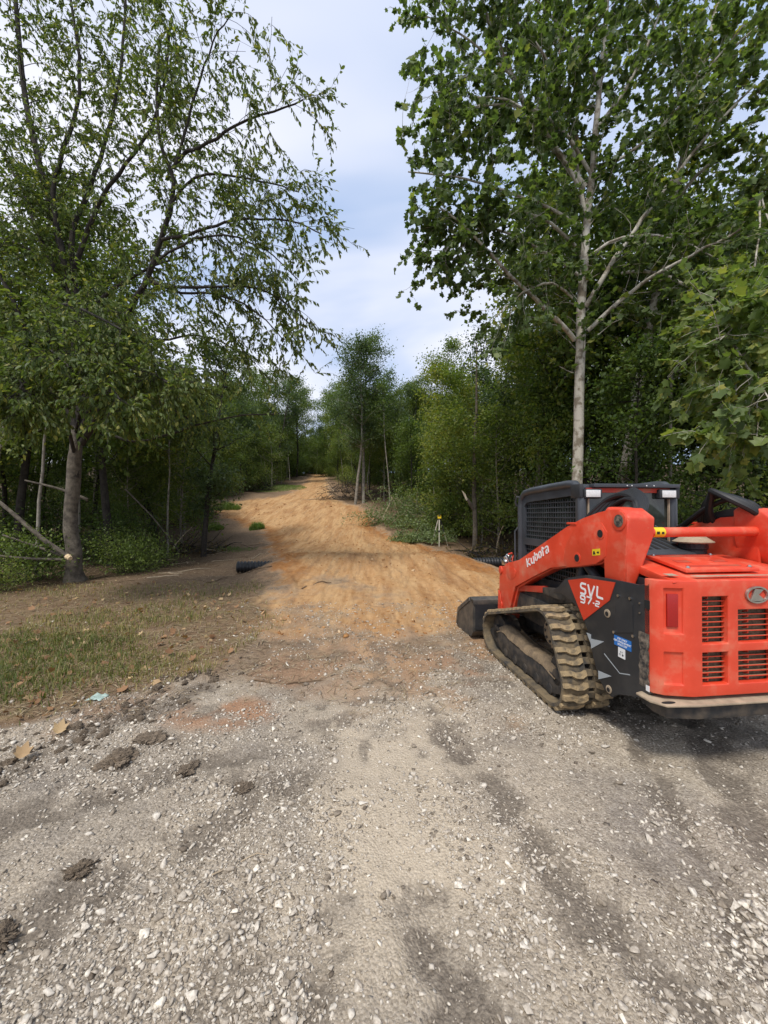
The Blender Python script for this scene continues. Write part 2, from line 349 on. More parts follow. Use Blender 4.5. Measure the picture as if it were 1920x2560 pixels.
gx = axis([(-160, -40, 12, 3), (-40, -12, 3, .3), (-12, -4, .3, .03), (-4, 4, .026, .026), (4, 10, .03, .3), (10, 40, .3, 3), (40, 160, 3, 12)])
gy = axis([(-40, 0, 8, .3), (0, 1.1, .2, .03), (1.1, 4, .014, .03), (4, 12, .03, .07), (12, 40, .07, .5), (40, 120, .5, 4), (120, 400, 5, 30)])
XX, YY = np.meshgrid(gx, gy); ZZ = ground_z(XX, YY)
nxg, nyg = len(gx), len(gy)
i_ = (np.arange(nyg-1)[:, None]*nxg+np.arange(nxg-1)[None]).ravel()
GF = np.stack([i_, i_+1, i_+nxg+1, i_+nxg], 1)

def ground_material():
    m = bpy.data.materials.new('ground_earth'); m.use_nodes = True; t = m.node_tree; n = t.nodes; l = t.links; b = n['Principled BSDF']
    b.inputs['Roughness'].default_value = 0.95; b.inputs['Specular IOR Level'].default_value = 0.2
    geo = n.new('ShaderNodeNewGeometry')
    def noise(s, d=6, r=.6, stretch=None):
        x = n.new('ShaderNodeTexNoise'); x.inputs['Scale'].default_value = s; x.inputs['Detail'].default_value = d; x.inputs['Roughness'].default_value = r
        if stretch:
            mpn = n.new('ShaderNodeMapping'); mpn.inputs['Scale'].default_value = stretch; mpn.inputs['Rotation'].default_value = (0, 0, -.22); l.new(geo.outputs['Position'], mpn.inputs[0]); l.new(mpn.outputs[0], x.inputs['Vector'])
        else: l.new(geo.outputs['Position'], x.inputs['Vector'])
        return x.outputs[0]
    def ramp(src, *st):
        r = n.new('ShaderNodeValToRGB'); l.new(src, r.inputs[0]); e = r.color_ramp.elements
        e[0].position, e[0].color = st[0][0], st[0][1]+(1,); e[1].position, e[1].color = st[-1][0], st[-1][1]+(1,)
        for p, c in st[1:-1]: q = e.new(p); q.color = c+(1,)
        return r.outputs[0]
    def mix(f, a, b_, mode='MIX'):
        x = n.new('ShaderNodeMixRGB'); x.blend_type = mode
        if isinstance(f, (int, float)): x.inputs[0].default_value = f
        else: l.new(f, x.inputs[0])
        l.new(a, x.inputs[1])
        if isinstance(b_, tuple): x.inputs[2].default_value = b_+(1,)
        else: l.new(b_, x.inputs[2])
        return x.outputs[0]
    def attr(nm):
        a = n.new('ShaderNodeAttribute'); a.attribute_name = nm; s = n.new('ShaderNodeSeparateColor'); l.new(a.outputs['Color'], s.inputs[0]); return s.outputs[0], s.outputs[1], s.outputs[2], a.outputs['Alpha']
    clay, soil, damp_shade, light = attr('zone_a'); red, forest, verge, bank = attr('zone_b')
    fine = noise(55, 8, .7); mid = noise(6, 6); mid2 = noise(14, 6)
    vo = n.new('ShaderNodeTexVoronoi'); vo.inputs['Scale'].default_value = 75; vo.inputs['Randomness'].default_value = 1; l.new(geo.outputs['Position'], vo.inputs['Vector'])
    vo2 = n.new('ShaderNodeTexVoronoi'); vo2.inputs['Scale'].default_value = 170; l.new(geo.outputs['Position'], vo2.inputs['Vector'])
    pc = n.new('ShaderNodeSeparateColor'); l.new(vo.outputs['Color'], pc.inputs[0]); pc2 = n.new('ShaderNodeSeparateColor'); l.new(vo2.outputs['Color'], pc2.inputs[0])
    g = ramp(fine, (.3, (.185, .150, .112)), (.7, (.42, .355, .27)))
    peb = ramp(pc.outputs[0], (.0, (.19, .16, .125)), (.55, (.40, .34, .258)), (1.0, (.68, .60, .485)))
    peb2 = ramp(pc2.outputs[0], (.0, (.20, .165, .125)), (.6, (.40, .345, .27)), (1.0, (.64, .57, .47)))
    g = mix(.55, g, peb); g = mix(.4, g, peb2)
    g = mix(1.0, g, ramp(noise(1.6, 4), (.35, (.72, .72, .74)), (.62, (1.12, 1.1, 1.06))), 'MULTIPLY'); lightc = ramp(fine, (.3, (.46, .375, .26)), (.7, (.62, .52, .385))); g = mix(light, g, mix(.3, lightc, peb2))
    soilc = ramp(mid2, (.3, (.12, .073, .042)), (.5, (.22, .140, .080)), (.72, (.35, .25, .155)))
    soilc = mix(.35, soilc, ramp(fine, (.3, (.07, .05, .03)), (.7, (.29, .215, .14))))
    strk = noise(1.0, 6, .65, (1.9, .34, 1)); strk2 = noise(1.0, 5, .6, (8, 1.0, 1))
    clayc = ramp(strk, (.36, (.24, .10, .028)), (.46, (.45, .24, .085)), (.58, (.67, .44, .205)))
    clayc = mix(.40, clayc, ramp(mid, (.3, (.30, .13, .036)), (.7, (.58, .35, .155)))); clayc = mix(.3, clayc, ramp(strk2, (.35, (.22, .095, .028)), (.65, (.64, .44, .24))))
    clayc = mix(.22, clayc, ramp(fine, (.3, (.22, .09, .03)), (.7, (.58, .38, .21))))
    clayc = mix(bank, clayc, ramp(mid, (.3, (.22, .085, .022)), (.7, (.40, .18, .055)))); clayc = mix(ramp(noise(1.0, 6, .7, (5, .5, 1)), (.52, (0, 0, 0)), (.70, (.55, .55, .55))), clayc, soilc); c = mix(soil, g, soilc); c = mix(clay, c, clayc)
    c = mix(red, c, ramp(fine, (.3, (.25, .13, .075)), (.7, (.43, .27, .165))))
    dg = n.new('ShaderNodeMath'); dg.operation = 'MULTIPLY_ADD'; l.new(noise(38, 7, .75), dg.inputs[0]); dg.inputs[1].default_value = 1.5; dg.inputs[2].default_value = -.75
    ds = n.new('ShaderNodeMath'); ds.operation = 'ADD'; l.new(dg.outputs[0], ds.inputs[0]); l.new(damp_shade, ds.inputs[1])
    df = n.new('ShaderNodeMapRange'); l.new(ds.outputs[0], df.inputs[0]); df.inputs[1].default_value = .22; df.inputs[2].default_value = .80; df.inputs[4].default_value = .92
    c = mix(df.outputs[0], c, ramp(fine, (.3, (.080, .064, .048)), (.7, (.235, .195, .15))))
    vg = ramp(noise(3.2, 6), (.38, (.15, .092, .052)), (.55, (.24, .165, .09)), (.70, (.15, .145, .055))); c = mix(verge, c, mix(.4, vg, soilc))
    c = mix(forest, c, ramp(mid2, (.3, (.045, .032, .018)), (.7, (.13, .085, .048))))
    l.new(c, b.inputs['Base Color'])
    # relief of the fines
    h1 = n.new('ShaderNodeMath'); h1.operation = 'MULTIPLY_ADD'; l.new(vo.outputs['Distance'], h1.inputs[0]); h1.inputs[1].default_value = -1.0; l.new(fine, h1.inputs[2])
    bp = n.new('ShaderNodeBump'); bp.inputs['Strength'].default_value = .7; bp.inputs['Distance'].default_value = .012; l.new(h1.outputs[0], bp.inputs['Height']); l.new(bp.outputs[0], b.inputs['Normal'])
    return m
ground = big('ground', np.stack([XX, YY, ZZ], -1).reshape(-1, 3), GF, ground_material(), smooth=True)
tag(ground, kind='structure')
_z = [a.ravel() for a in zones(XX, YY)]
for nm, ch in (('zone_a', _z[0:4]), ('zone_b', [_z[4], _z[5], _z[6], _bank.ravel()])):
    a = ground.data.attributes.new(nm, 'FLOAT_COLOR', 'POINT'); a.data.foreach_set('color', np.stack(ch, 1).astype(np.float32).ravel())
def gz(x, y): return float(ground_z(np.array([x]), np.array([y]))[0])
# ================================================================ compact track loader
LD = empty('track_loader', (2.594, 2.656, 0.0), rad(6.8))
tag(LD, 'orange-red compact track loader parked on the right of the gravel drive', 'loader')
def mir(parts): return [([(-x, y, z) for x, y, z in v], f) for v, f in parts]
def both(name, parts, m, parent=LD, **k):
    return pyobj(name, parts, m, parent, **k), pyobj(name, mir(parts), m, parent, **k)
# ---- undercarriage: one rubber track each side, hull of three wheels
def hull_path(circs, n=400):
    pts = []
    for (cy, cz, r) in circs:
        pts += [(cy+r*math.cos(a), cz+r*math.sin(a)) for a in np.linspace(0, 2*math.pi, 72, endpoint=False)]
    pts = sorted(set(pts))
    def half(p):
        h = []
        for q in p:
            while len(h) > 1 and (h[-1][0]-h[-2][0])*(q[1]-h[-2][1])-(h[-1][1]-h[-2][1])*(q[0]-h[-2][0]) <= 0: h.pop()
            h.append(q)
        return h[:-1]
    h = np.array(half(pts)+half(pts[::-1])); h = np.vstack([h, h[:1]])
    s = np.concatenate([[0], np.cumsum(np.hypot(*np.diff(h, axis=0).T))])
    return h, s
PH, PS = hull_path([(1.17, .63, .235), (1.0, .27, .235), (2.36, .28, .245)])
def path_at(s):
    s = np.mod(s, PS[-1]); y = np.interp(s, PS, PH[:, 0]); z = np.interp(s, PS, PH[:, 1])
    e = .004; y2 = np.interp(np.mod(s+e, PS[-1]), PS, PH[:, 0]); z2 = np.interp(np.mod(s+e, PS[-1]), PS, PH[:, 1])
    t = np.array([y2-y, z2-z]); t /= np.linalg.norm(t); return np.array([y, z]), t, np.array([t[1], -t[0]])
NL = 46; PITCH = PS[-1]/NL
def track(side):
    xo, xi = -.98, -.53; cols = [xo, -.745, -.685, xi]
    V, Fc = [], []; vid = {}
    def vert(i, c, d):
        key = (i % (NL*2), c, d)
        if key not in vid:
            frac = (i % 2)*.42; p, t, nrm = path_at((i//2+frac)*PITCH); q = p+nrm*(0 if d else -.028)
            vid[key] = len(V); V.append((cols[c]*side*-1*-1 if side > 0 else cols[c], q[0], q[1]))
        return vid[key]
    for i in range(NL*2):
        for c in range(3):
            if c == 1 and i % 2 == 0: continue
            a, b_, c_, d_ = vert(i, c, 1), vert(i, c+1, 1), vert(i+1, c+1, 1), vert(i+1, c, 1)
            Fc.append((a, b_, c_, d_)); Fc.append((vert(i, c, 0), vert(i+1, c, 0), vert(i+1, c+1, 0), vert(i, c+1, 0)))
            if c == 0: Fc.append((vert(i, 0, 0), vert(i, 0, 1), vert(i+1, 0, 1), vert(i+1, 0, 0)))
            if c == 2: Fc.append((vert(i, 3, 1), vert(i, 3, 0), vert(i+1, 3, 0), vert(i+1, 3, 1)))
            if c in (0, 2) and i % 2 == 0:
                k = 1 if c == 0 else 2; Fc.append((vert(i, k, 1), vert(i, k, 0), vert(i+1, k, 0), vert(i+1, k, 1)))
            if c == 1:
                for k in (i, i+1): Fc.append((vert(k, 1, 0), vert(k, 2, 0), vert(k, 2, 1), vert(k, 1, 1)))
    if side > 0: V = [(-x, y, z) for x, y, z in V]
    belt = pyobj('track', [(V, Fc)], M['rubber'], LD)
    # tread lugs: stepped outer block, small inner block, one template of each kind shared round the belt
    def lug(poly, h, taper):
        n = len(poly); c = np.mean(poly, axis=0)
        v = [(a, b_, -.002) for a, b_ in poly]+[(c[0]+(a-c[0])*taper, c[1]+(b_-c[1])*taper, h) for a, b_ in poly]
        f = [tuple(range(n, 2*n))]+[(i, (i+1) % n, n+(i+1) % n, n+i) for i in range(n)]
        me = bpy.data.meshes.new('tread_lug'); me.from_pydata(v, [], f); me.update()
        bm = bmesh.new(); bm.from_mesh(me); bmesh.ops.recalc_face_normals(bm, faces=bm.faces); bm.to_mesh(me); bm.free()
        me.materials.append(M['mudlug']); return me
    s_ = -1 if side < 0 else 1
    X = lambda x: x*s_*-1 if s_ > 0 else x
    A = [(-.982, .012), (-.90, .012), (-.86, .030), (-.80, .030), (-.765, .012), (-.752, .018), (-.752, .062), (-.80, .088), (-.86, .082), (-.90, .058), (-.982, .058)]
    B = [(-.982, .014), (-.93, .014), (-.89, .032), (-.83, .034), (-.79, .014), (-.755, .014), (-.755, .052), (-.80, .074), (-.87, .074), (-.93, .052), (-.982, .052)]
    Cc = [(-.678, .018), (-.62, .034), (-.60, .014), (-.528, .014), (-.528, .056), (-.60, .060), (-.63, .082), (-.678, .064)]
    ms = [lug([(a*-s_, b_) for a, b_ in q], h, .93) for q, h in ((A, .028), (B, .025), (Cc, .027))]
    for i in range(NL):
        p, t, nrm = path_at((i+.35)*PITCH)
        for me in (ms[i % 2], ms[2]):
            o = bpy.data.objects.new('tread_lug', me); link(o, belt)
            o.matrix_local = Matrix(((1, 0, 0, 0), (0, t[0], nrm[0], p[0]), (0, t[1], nrm[1], p[1]), (0, 0, 0, 1)))
    return belt
for s in (-1, 1): track(s)
fr = [(.93, .14), (1.1, .085), (2.15, .085), (2.42, .17), (2.56, .24), (2.52, .29), (2.27, .345), (2.02, .30), (1.9, .285), (1.05, .285), (.93, .26)]
both('track_frame', [prism(fr, -.90, -.60)], M['black_dusty'], bevel=.012)
for s in (-1, 1):
    for y in (1.12, 1.36, 1.6, 1.84, 2.08):
        pyobj('track_roller', [disc((y, .118), .085, s*.885, s*.58, 18), disc((y, .118), .05, s*.905, s*.88, 12)], M['black_dusty'], LD, bevel=.006)
    pyobj('idler_wheel', [disc((2.36, .28), .21, s*.85, s*.66, 26), disc((2.36, .28), .09, s*.90, s*.62, 16)], M['black_dusty'], LD, bevel=.01)
    pyobj('idler_wheel', [disc((1.0, .27), .20, s*.85, s*.66, 26), disc((1.0, .27), .08, s*.90, s*.62, 16)], M['black_dusty'], LD, bevel=.01)
    sp = []
    for i in range(28):
        a = 2*math.pi*i/28; r = .205 if i % 2 else .165; sp.append((1.17+r*math.cos(a), .63+r*math.sin(a)))
    spk = pyobj('drive_sprocket', [prism(sp, s*.80, s*.70), disc((1.17, .63), .12, s*.86, s*.66, 18)], M['mud'], LD, bevel=.006)
    for i in range(8):
        a = 2*math.pi*i/8; pyobj('bolt', [disc((1.17+.085*math.cos(a), .63+.085*math.sin(a)), .013, s*.872, s*.858, 6)], M['black_dusty'], spk)
    # dried mud heaped on the track frame
    u = np.linspace(0, 1, 46); w_ = np.linspace(0, 1, 12); U, Wd = np.meshgrid(u, w_, indexing='ij')
    y = 1.02+1.32*U; x = -.905+.27*Wd
    z = np.interp(y, [1.02, 1.9, 2.1, 2.2, 2.34], [.295, .295, .325, .35, .335])+.085*np.sin(np.pi*np.clip(Wd*1.05+.18, 0, 1))*(0.5+fbm(y*5, x*7, 81)*1.2)*np.clip(np.minimum(U, 1-U)*6, 0, 1)+(fbm(y*30, x*30, 82)-.5)*.02
    z = np.where(Wd == 0, z-.05, z)
    q = np.arange(45*12).reshape(45, 12)[:, :11].ravel(); Fq = np.stack([q, q+1, q+13, q+12], 1)
    big('dried_mud', np.stack([x*-s, y, z], -1).reshape(-1, 3), Fq, M['mud'], LD, smooth=True)
# ---- chassis
pyobj('chassis', [prism([(.16, .48), (.7, .36), (2.35, .34), (2.5, .5), (2.5, .8), (2.3, .98), (.5, 1.12), (.12, 1.12)], -.50, .50)], M['black_dusty'], LD, bevel=.02)
both('inner_fender', [prism([(.9, .98), (1.2, 1.02), (1.6, .95), (2.30, .78), (2.34, .55), (2.30, .60), (1.6, .80), (1.2, .90)], -.62, -.50), box(-.64, -.5, 1.5, 2.32, .52, .80)], M['black_dusty'], bevel=.01)
# ---- black side panels
pan = [(1.376, .974), (1.36, 1.0), (1.224, 1.058), (1.12, 1.15), (1.05, 1.175), (.8, 1.238), (.526, 1.252), (.218, 1.258), (.13, 1.275), (.106, 1.30), (.104, .56), (.11, .52), (.125, .50), (.152, .464), (.30, .42), (.43, .37), (.49, .32), (.57, .34), (.643, .412), (.70, .53), (.794, .777), (.89, .908), (1.022, .967), (1.182, .999)]
PANEL = both('side_panel', [prism(pan, -.742, -.715)], M['black'], bevel=.006)
for s, pn in ((-1, PANEL[0]), (1, PANEL[1])):
    X = lambda x: x*-s
    def slab(name, poly, m, d0=.7425, d1=.7465): return pyobj(name, [prism(poly, s*d0, s*d1)], m, pn)
    slab('decal', [(1.06, 1.15), (.80, 1.212), (.437, 1.236), (.504, 1.081), (.828, .836)], M['red_decal'])
    # lettering: u runs rearwards on the left side
    def put(u, v, d, s=s): return (s*(.7468+d*.6), (-u if s < 0 else u), v)
    if s < 0:
        GL = {'S': [(1, 1), (.18, 1), (0, .86), (0, .66), (.16, .53), (.84, .47), (1, .34), (1, .14), (.82, 0), (0, 0)], 'V': [(0, 1), (.46, 0), (.62, 0), (1, 1)], 'L': [(0, 1), (0, .14), (.16, 0), (1, 0)],
              '9': [(1, .46), (.16, .46), (0, .58), (0, .87), (.16, 1), (.84, 1), (1, .87), (1, .14), (.84, 0), (.05, 0)], '7': [(0, 1), (1, 1), (1, .9), (.42, 0)], '-': [(0, .4), (1, .4)], '2': [(0, 1), (.84, 1), (1, .87), (1, .62), (.84, .5), (.16, .5), (0, .38), (0, 0), (1, 0)]}
        def word(items, h, base, wd):
            strokes_on('lettering', [[(x0+gx_*w+.10*gy_*h, base+.05*(x0+.868)+gy_*h) for gx_, gy_ in GL[ch]] for ch, x0, w in items], wd, put, M['white'], pn)
        word((('S', -.872, .070), ('V', -.775, .084), ('L', -.652, .076)), .090, 1.068, .0185)
        word((('9', -.872, .058), ('7', -.790, .062)), .060, .990, .0145)
        word((('-', -.703, .018), ('2', -.668, .042)), .040, .992, .0105)
    slab('decal', [(.729, .622), (.571, .733), (.735, .705)], M['grey_print'])
    slab('decal', [(.638, .400), (.486, .487), (.640, .470)], M['grey_print'])
    slab('decal', [(.79, .74), (.735, .74), (.732, .66)], M['grey_print'])
    # flush service lid with its screws
    slab('service_lid', [(.44, 1.12), (.30, 1.15), (.262, 1.10), (.262, .90), (.44, .845)], M['black'], .7420, .7455)
    for y, z in ((.406, 1.14), (.285, 1.144), (.455, .845), (.258, .875)):
        pyobj('screw', [disc((y, z), .011, s*.742, s*.752, 10)], M['steel'], pn)
    for y, z in ((.195, 1.13), (.195, 1.06)): pyobj('screw', [disc((y, z), .007, s*.742, s*.748, 8)], M['steel'], pn)
    for y, z, r in ((.528, .973, .034), (.515, .372, .032)):
        pyobj('tie_down_ring', [disc((y, z), r, s*.742, s*.750, 18)], M['tanplate'], pn, bevel=.003); pyobj('tie_down_hole', [disc((y, z-.003), r*.55, s*.7505, s*.7525, 14)], M['dark'], pn)
    pyobj('latch_hole', [box(*sorted((s*.742, s*.7475)), .107, .15, 1.105, 1.165)], M['dark'], pn)
    slab('sticker', [(.452, .826), (.278, .828), (.278, .752), (.452, .752)], M['blue'])
    slab('sticker', [(.41, .746), (.34, .746), (.34, .672), (.41, .672)], M['white'])
    slab('sticker', [(.142, .572), (.112, .572), (.112, .532), (.142, .532)], M['white'])
    def text(body, y, z, size, m, up=0):
        cu = bpy.data.curves.new('lettering', 'FONT'); cu.body = body; cu.size = size; cu.align_x = 'CENTER'; cu.align_y = 'CENTER'; cu.extrude = .0006
        to = bpy.data.objects.new('lettering', cu); COL.objects.link(to); dg = bpy.context.evaluated_depsgraph_get(); me = bpy.data.meshes.new_from_object(to.evaluated_get(dg)); bpy.data.objects.remove(to)
        me.materials.clear(); me.materials.append(m); o = bpy.data.objects.new('lettering', me); link(o, pn)
        o.matrix_local = Matrix(((0, 0, s, s*.7472), ((s), 0, 0, y), (0, 1, 0, z), (0, 0, 0, 1)))
    text('DEF ONLY\nDEF UNIQUEMENT\nSÓLO DEF', .365, .790, .0215, M['white'])
    text('≡ ≡\n○  ●', .375, .705, .020, M['black'])
    # rubbed, mud-caked corner
    zz = np.linspace(.55, .93, 26); yl = .205+.03*(fbm(zz*20, zz*0, 5)-.5); yr = .118+.02*(fbm(zz*22, zz*0+4, 6)-.5)
    poly = list(zip(yl, zz))+list(zip(yr[::-1], zz[::-1])); pyobj('mud_patch', [prism(poly, s*.7425, s*.7452)], M['scuff'], pn)
    pyobj('scratch', [prism([(.57, .64), (.40, .55), (.30, .58), (.29, .575), (.40, .543), (.575, .632)], s*.7422, s*.7432)], M['grey_print'], pn)
# ---- rear bumper plate
bp_ = [(-.80, .17), (-.80, .05), (-.74, -.03), (-.53, -.05), (.53, -.05), (.74, -.03), (.80, .05), (.80, .17), (.7, .2), (-.7, .2)]
bmp = pyobj('bumper', [prism_xy(bp_, .494, .508)], M['tanplate'], LD, bevel=.005)
pyobj('counterweight', [prism_xy([(-.72, .12), (-.70, .02), (-.5, -.02), (.5, -.02), (.70, .02), (.72, .12), (.6, .5), (-.6, .5)], .395, .486)], M['black_dusty'], LD, bevel=.01)
for s in (-1, 1):
    pyobj('slot', [prism_xy([(s*(.70+.05*math.cos(a)), .0+.016*math.sin(a)+.005) for a in np.linspace(0, 2*math.pi, 14, endpoint=False)], .5085, .5105)], M['dark'], bmp)
# ---- red tailgate with louvred openings: cells of different depth, walls in between
cx = -.035
xs = [-.775, -.70, -.58, -.52, -.446, -.25, -.17, .10, .18, .376, .45, .51, .63, .705]
xs = [-.742, -.69, -.575, -.52, -.446, -.25, -.172, .102, .18, .376, .45, .505, .62, .672]
zs = [.535, .612, .83, .887, .955, 1.113, 1.208, 1.262, 1.318]
def depth(i, k):
    if i in (1, 11) and (k in (4, 5, 6) or k in (1,)): return .016
    if i in (4, 8) and k in (1, 3, 4, 5): return None
    if i == 6 and k in (1, 3, 4): return None
    return 0.0
def ybend(x): return max(0, abs(x-cx)-.485)/.255*.07+max(0, abs(x-cx)-.655)/.052*.03
V, Fc = [], []
def quad(*p): n = len(V); V.extend([(x, y+ybend(x), z) for x, y, z in p]); Fc.append((n, n+1, n+2, n+3))
nx_, nz_ = len(xs)-1, len(zs)-1
for i in range(nx_):
    for k in range(nz_):
        d = depth(i, k)
        if d is not None: quad((xs[i], d, zs[k]), (xs[i+1], d, zs[k]), (xs[i+1], d, zs[k+1]), (xs[i], d, zs[k+1]))
        for di, dk in ((1, 0), (0, 1), (-1, 0), (0, -1)):
            a, b_ = i+di, k+dk
            dn = depth(a, b_) if 0 <= a < nx_ and 0 <= b_ < nz_ else 'out'
            if d is None or dn == d: continue
            d2 = .05 if dn is None else (.06 if dn == 'out' else dn)
            if d2 < d: continue
            if di: x = xs[i+1] if di > 0 else xs[i]; quad((x, d, zs[k]), (x, d2, zs[k]), (x, d2, zs[k+1]), (x, d, zs[k+1]))
            else: z = zs[k+1] if dk > 0 else zs[k]; quad((xs[i], d, z), (xs[i], d2, z), (xs[i+1], d2, z), (xs[i+1], d, z))
me = bpy.data.meshes.new('tailgate'); me.from_pydata(V, [], Fc); bm = bmesh.new(); bm.from_mesh(me)
bmesh.ops.remove_doubles(bm, verts=bm.verts, dist=.0006); bmesh.ops.recalc_face_normals(bm, faces=bm.faces)
eds = [e for e in bm.edges if len(e.link_faces) == 2 and e.calc_face_angle(0) > .9]
bmesh.ops.bevel(bm, geom=eds, offset=.013, segments=3, profile=.5, affect='EDGES', clamp_overlap=True)
bm.to_mesh(me); bm.free(); me.materials.append(M['red']); me.polygons.foreach_set('use_smooth', [True]*len(me.polygons)); me.set_sharp_from_angle(angle=rad(50))
gate = link(bpy.data.objects.new('tailgate', me), LD)
pyobj('radiator_screen', [box(-.50, .43, .064, .08, .56, 1.25)], M['radiator'], gate)
for s in (-1, 1):
    xa, xb = (-.668, -.602) if s < 0 else (.532, .598)
    pyobj('reflector', [([(x, y+ybend(x), z) for x, y, z in v], f) for v, f in [box(xa, xb, .004, .015, 1.0, 1.225)]], M['reflector'], gate, bevel=.003)
slat_me = {}
for (x0, x1, z0, z1, nS) in ((-.446, -.25, .887, 1.208, 9), (-.446, -.25, .612, .83, 6), (-.172, .102, .887, 1.113, 6), (-.172, .102, .612, .83, 6), (.18, .376, .887, 1.208, 9), (.18, .376, .612, .83, 6)):
    w = round(x1-x0+.02, 3)
    if w not in slat_me:
        o1 = pyobj('slat', [prism([(.030, .006), (.030, .010), (.062, .004), (.062, .0)], -w/2, w/2)], M['louver'], gate)
        o1.data.materials.append(M['red'])
        slat_me[w] = o1.data; bpy.data.objects.remove(o1)
        edge = pyobj('slat_edge', [box(-w/2, w/2, .0275, .0305, .0045, .0105)], M['red'], gate); slat_me[(w, 'e')] = edge.data; bpy.data.objects.remove(edge)
        rib = pyobj('rib', [prism([(.028, .004), (.08, -.026), (.08, -.03), (.03, -.012)], -.003, .003)], M['red_dusty'], gate); slat_me[(w, 'r')] = rib.data; bpy.data.objects.remove(rib)
    for j in range(nS):
        z = z0+(z1-z0)*(j+.75)/nS
        for key, nm, dx in ((w, 'slat', 0), ((w, 'e'), 'slat_edge', 0), ((w, 'r'), 'slat_rib', -.03)):
            o = link(bpy.data.objects.new(nm, slat_me[key]), gate); o.location = ((x0+x1)/2+dx, 0, z)
# oval emblem
em = []; ring = [(math.cos(a), math.sin(a)) for a in np.linspace(0, 2*math.pi, 40, endpoint=False)]
v = [];
for rx, rz, y in ((.090, .060, -.002), (.088, .058, -.014), (.076, .0475, -.014), (.074, .0455, -.002)): v += [(cx+rx*c, y, 1.214+rz*s) for c, s in ring]
f = [(r*40+i, r*40+(i+1) % 40, (r+1)*40+(i+1) % 40, (r+1)*40+i) for r in range(3) for i in range(40)]
emb = pyobj('emblem', [(v, f), prism_xz([(cx-.021, 1.254), (cx+.046, 1.250), (cx+.008, 1.216), (cx+.052, 1.182), (cx+.03, 1.1715), (cx-.03, 1.1715), (cx-.055, 1.180)], -.012, -.001)], M['chrome'], gate)
# ---- hood with hatch
def hz(y): return 1.328+.155*max(0, y)
hood = pyobj('hood', [([(-.645, .02, 1.305), (-.635, .06, 1.322), (-.56, .60, 1.405), (-.50, .66, 1.42), (.43, .66, 1.42), (.49, .6, 1.405), (.565, .06, 1.322), (.575, .02, 1.305), (-.635, .06, 1.27), (-.56, .60, 1.34), (.49, .6, 1.34), (.565, .06, 1.27)],
      [(0, 1, 6, 7), (1, 2, 3, 4, 5, 6), (1, 8, 9, 2), (6, 5, 10, 11), (2, 9, 10, 5, 4, 3), (0, 7, 11, 8), (0, 8, 1), (7, 6, 11)])], M['red'], LD, bevel=.012)
pyobj('engine_bay', [box(-.60, .53, .10, .62, 1.08, 1.285)], M['black'], LD)
def hp(x, y, d): return (x, y, hz(y)+d)
hat = [(-.435, .135), (.165, .135), (.20, .535), (-.40, .535)]
htc = pyobj('hatch', [([hp(x, y, .001) for x, y in hat]+[hp(x, y, .026) for x, y in hat], [(0, 1, 2, 3), (4, 5, 6, 7), (0, 1, 5, 4), (1, 2, 6, 5), (2, 3, 7, 6), (3, 0, 4, 7)])], M['red'], hood, bevel=.006)
for q in ([(-.36, .19), (.08, .19), (.09, .225), (-.35, .225)], [(-.33, .46), (.11, .46), (.115, .49), (-.32, .49)], [(-.34, .30), (-.22, .30), (-.21, .36), (-.33, .36)], [(-.02, .30), (.09, .30), (.10, .36), (-.01, .36)]):
    pyobj('recess', [([hp(x, y, .0266) for x, y in q]+[hp(x, y, .0285) for x, y in q], [(0, 1, 2, 3), (4, 5, 6, 7), (0, 1, 5, 4), (1, 2, 6, 5), (2, 3, 7, 6), (3, 0, 4, 7)])], M['red_dusty'], htc)
for x, y in ((-.385, .17), (.12, .17), (-.36, .505), (.155, .505)): pyobj('bolt', [lathe(hp(x, y, .026), [(.016, 0), (.016, .004), (.010, .004), (.009, .013)], 10)], M['steel'], htc)
pyobj('sticker', [([hp(x, y, d) for d in (.0015, .004) for x, y in ((-.62, .075), (-.55, .075), (-.56, .12), (-.63, .12))], [(0, 1, 2, 3), (4, 5, 6, 7), (0, 1, 5, 4), (1, 2, 6, 5), (2, 3, 7, 6), (3, 0, 4, 7)])], M['tanplate'], hood)
pyobj('dust_line', [([hp(x, y, d) for d in (.0012, .003) for x, y in ((-.44, .045), (.28, .045), (-.02, .07), (-.47, .072))], [(0, 1, 2, 3), (4, 5, 6, 7), (0, 1, 5, 4), (1, 2, 6, 5), (2, 3, 7, 6), (3, 0, 4, 7)])], M['tanplate'], hood)
# black engine screen and tank ahead of the hood
pyobj('engine_deck', [box(-.52, .52, .66, 1.26, 1.30, 1.405)], M['black_dusty'], LD, bevel=.02)
eg = pyobj('engine_screen', [([(-.30, .72, 1.43), (.28, .72, 1.43), (.22, 1.18, 1.57), (-.26, 1.18, 1.57), (-.32, .70, 1.39), (.30, .70, 1.39), (.30, 1.2, 1.39), (-.3, 1.2, 1.39)], [(0, 1, 2, 3), (4, 5, 6, 7), (0, 4, 5, 1), (1, 5, 6, 2), (2, 6, 7, 3), (3, 7, 4, 0)])], M['cab'], LD, bevel=.008)
for i in range(6):
    x = -.22+i*.08; pyobj('vent_slot', [([(x+a, y, 1.43+(y-.72)*.304+d) for d in (.0015, .004) for a, y in ((0, .80), (.045, .80), (.038, 1.1), (-.005, 1.1))], [(0, 1, 2, 3), (4, 5, 6, 7), (0, 1, 5, 4), (1, 2, 6, 5), (2, 3, 7, 6), (3, 0, 4, 7)])], M['dark'], eg)
pyobj('exhaust_cap', [lathe((.30, .80, 1.40), [(.075, 0), (.075, .10), (.15, .112), (.155, .122), (.095, .165), (.09, .20), (.02, .205)], 24)], M['tanplate'], LD)
pyobj('exhaust_stack', [lathe((.30, .80, 1.36), [(.10, 0), (.10, .09), (.11, .10), (.11, .145)], 20)], M['black'], LD)
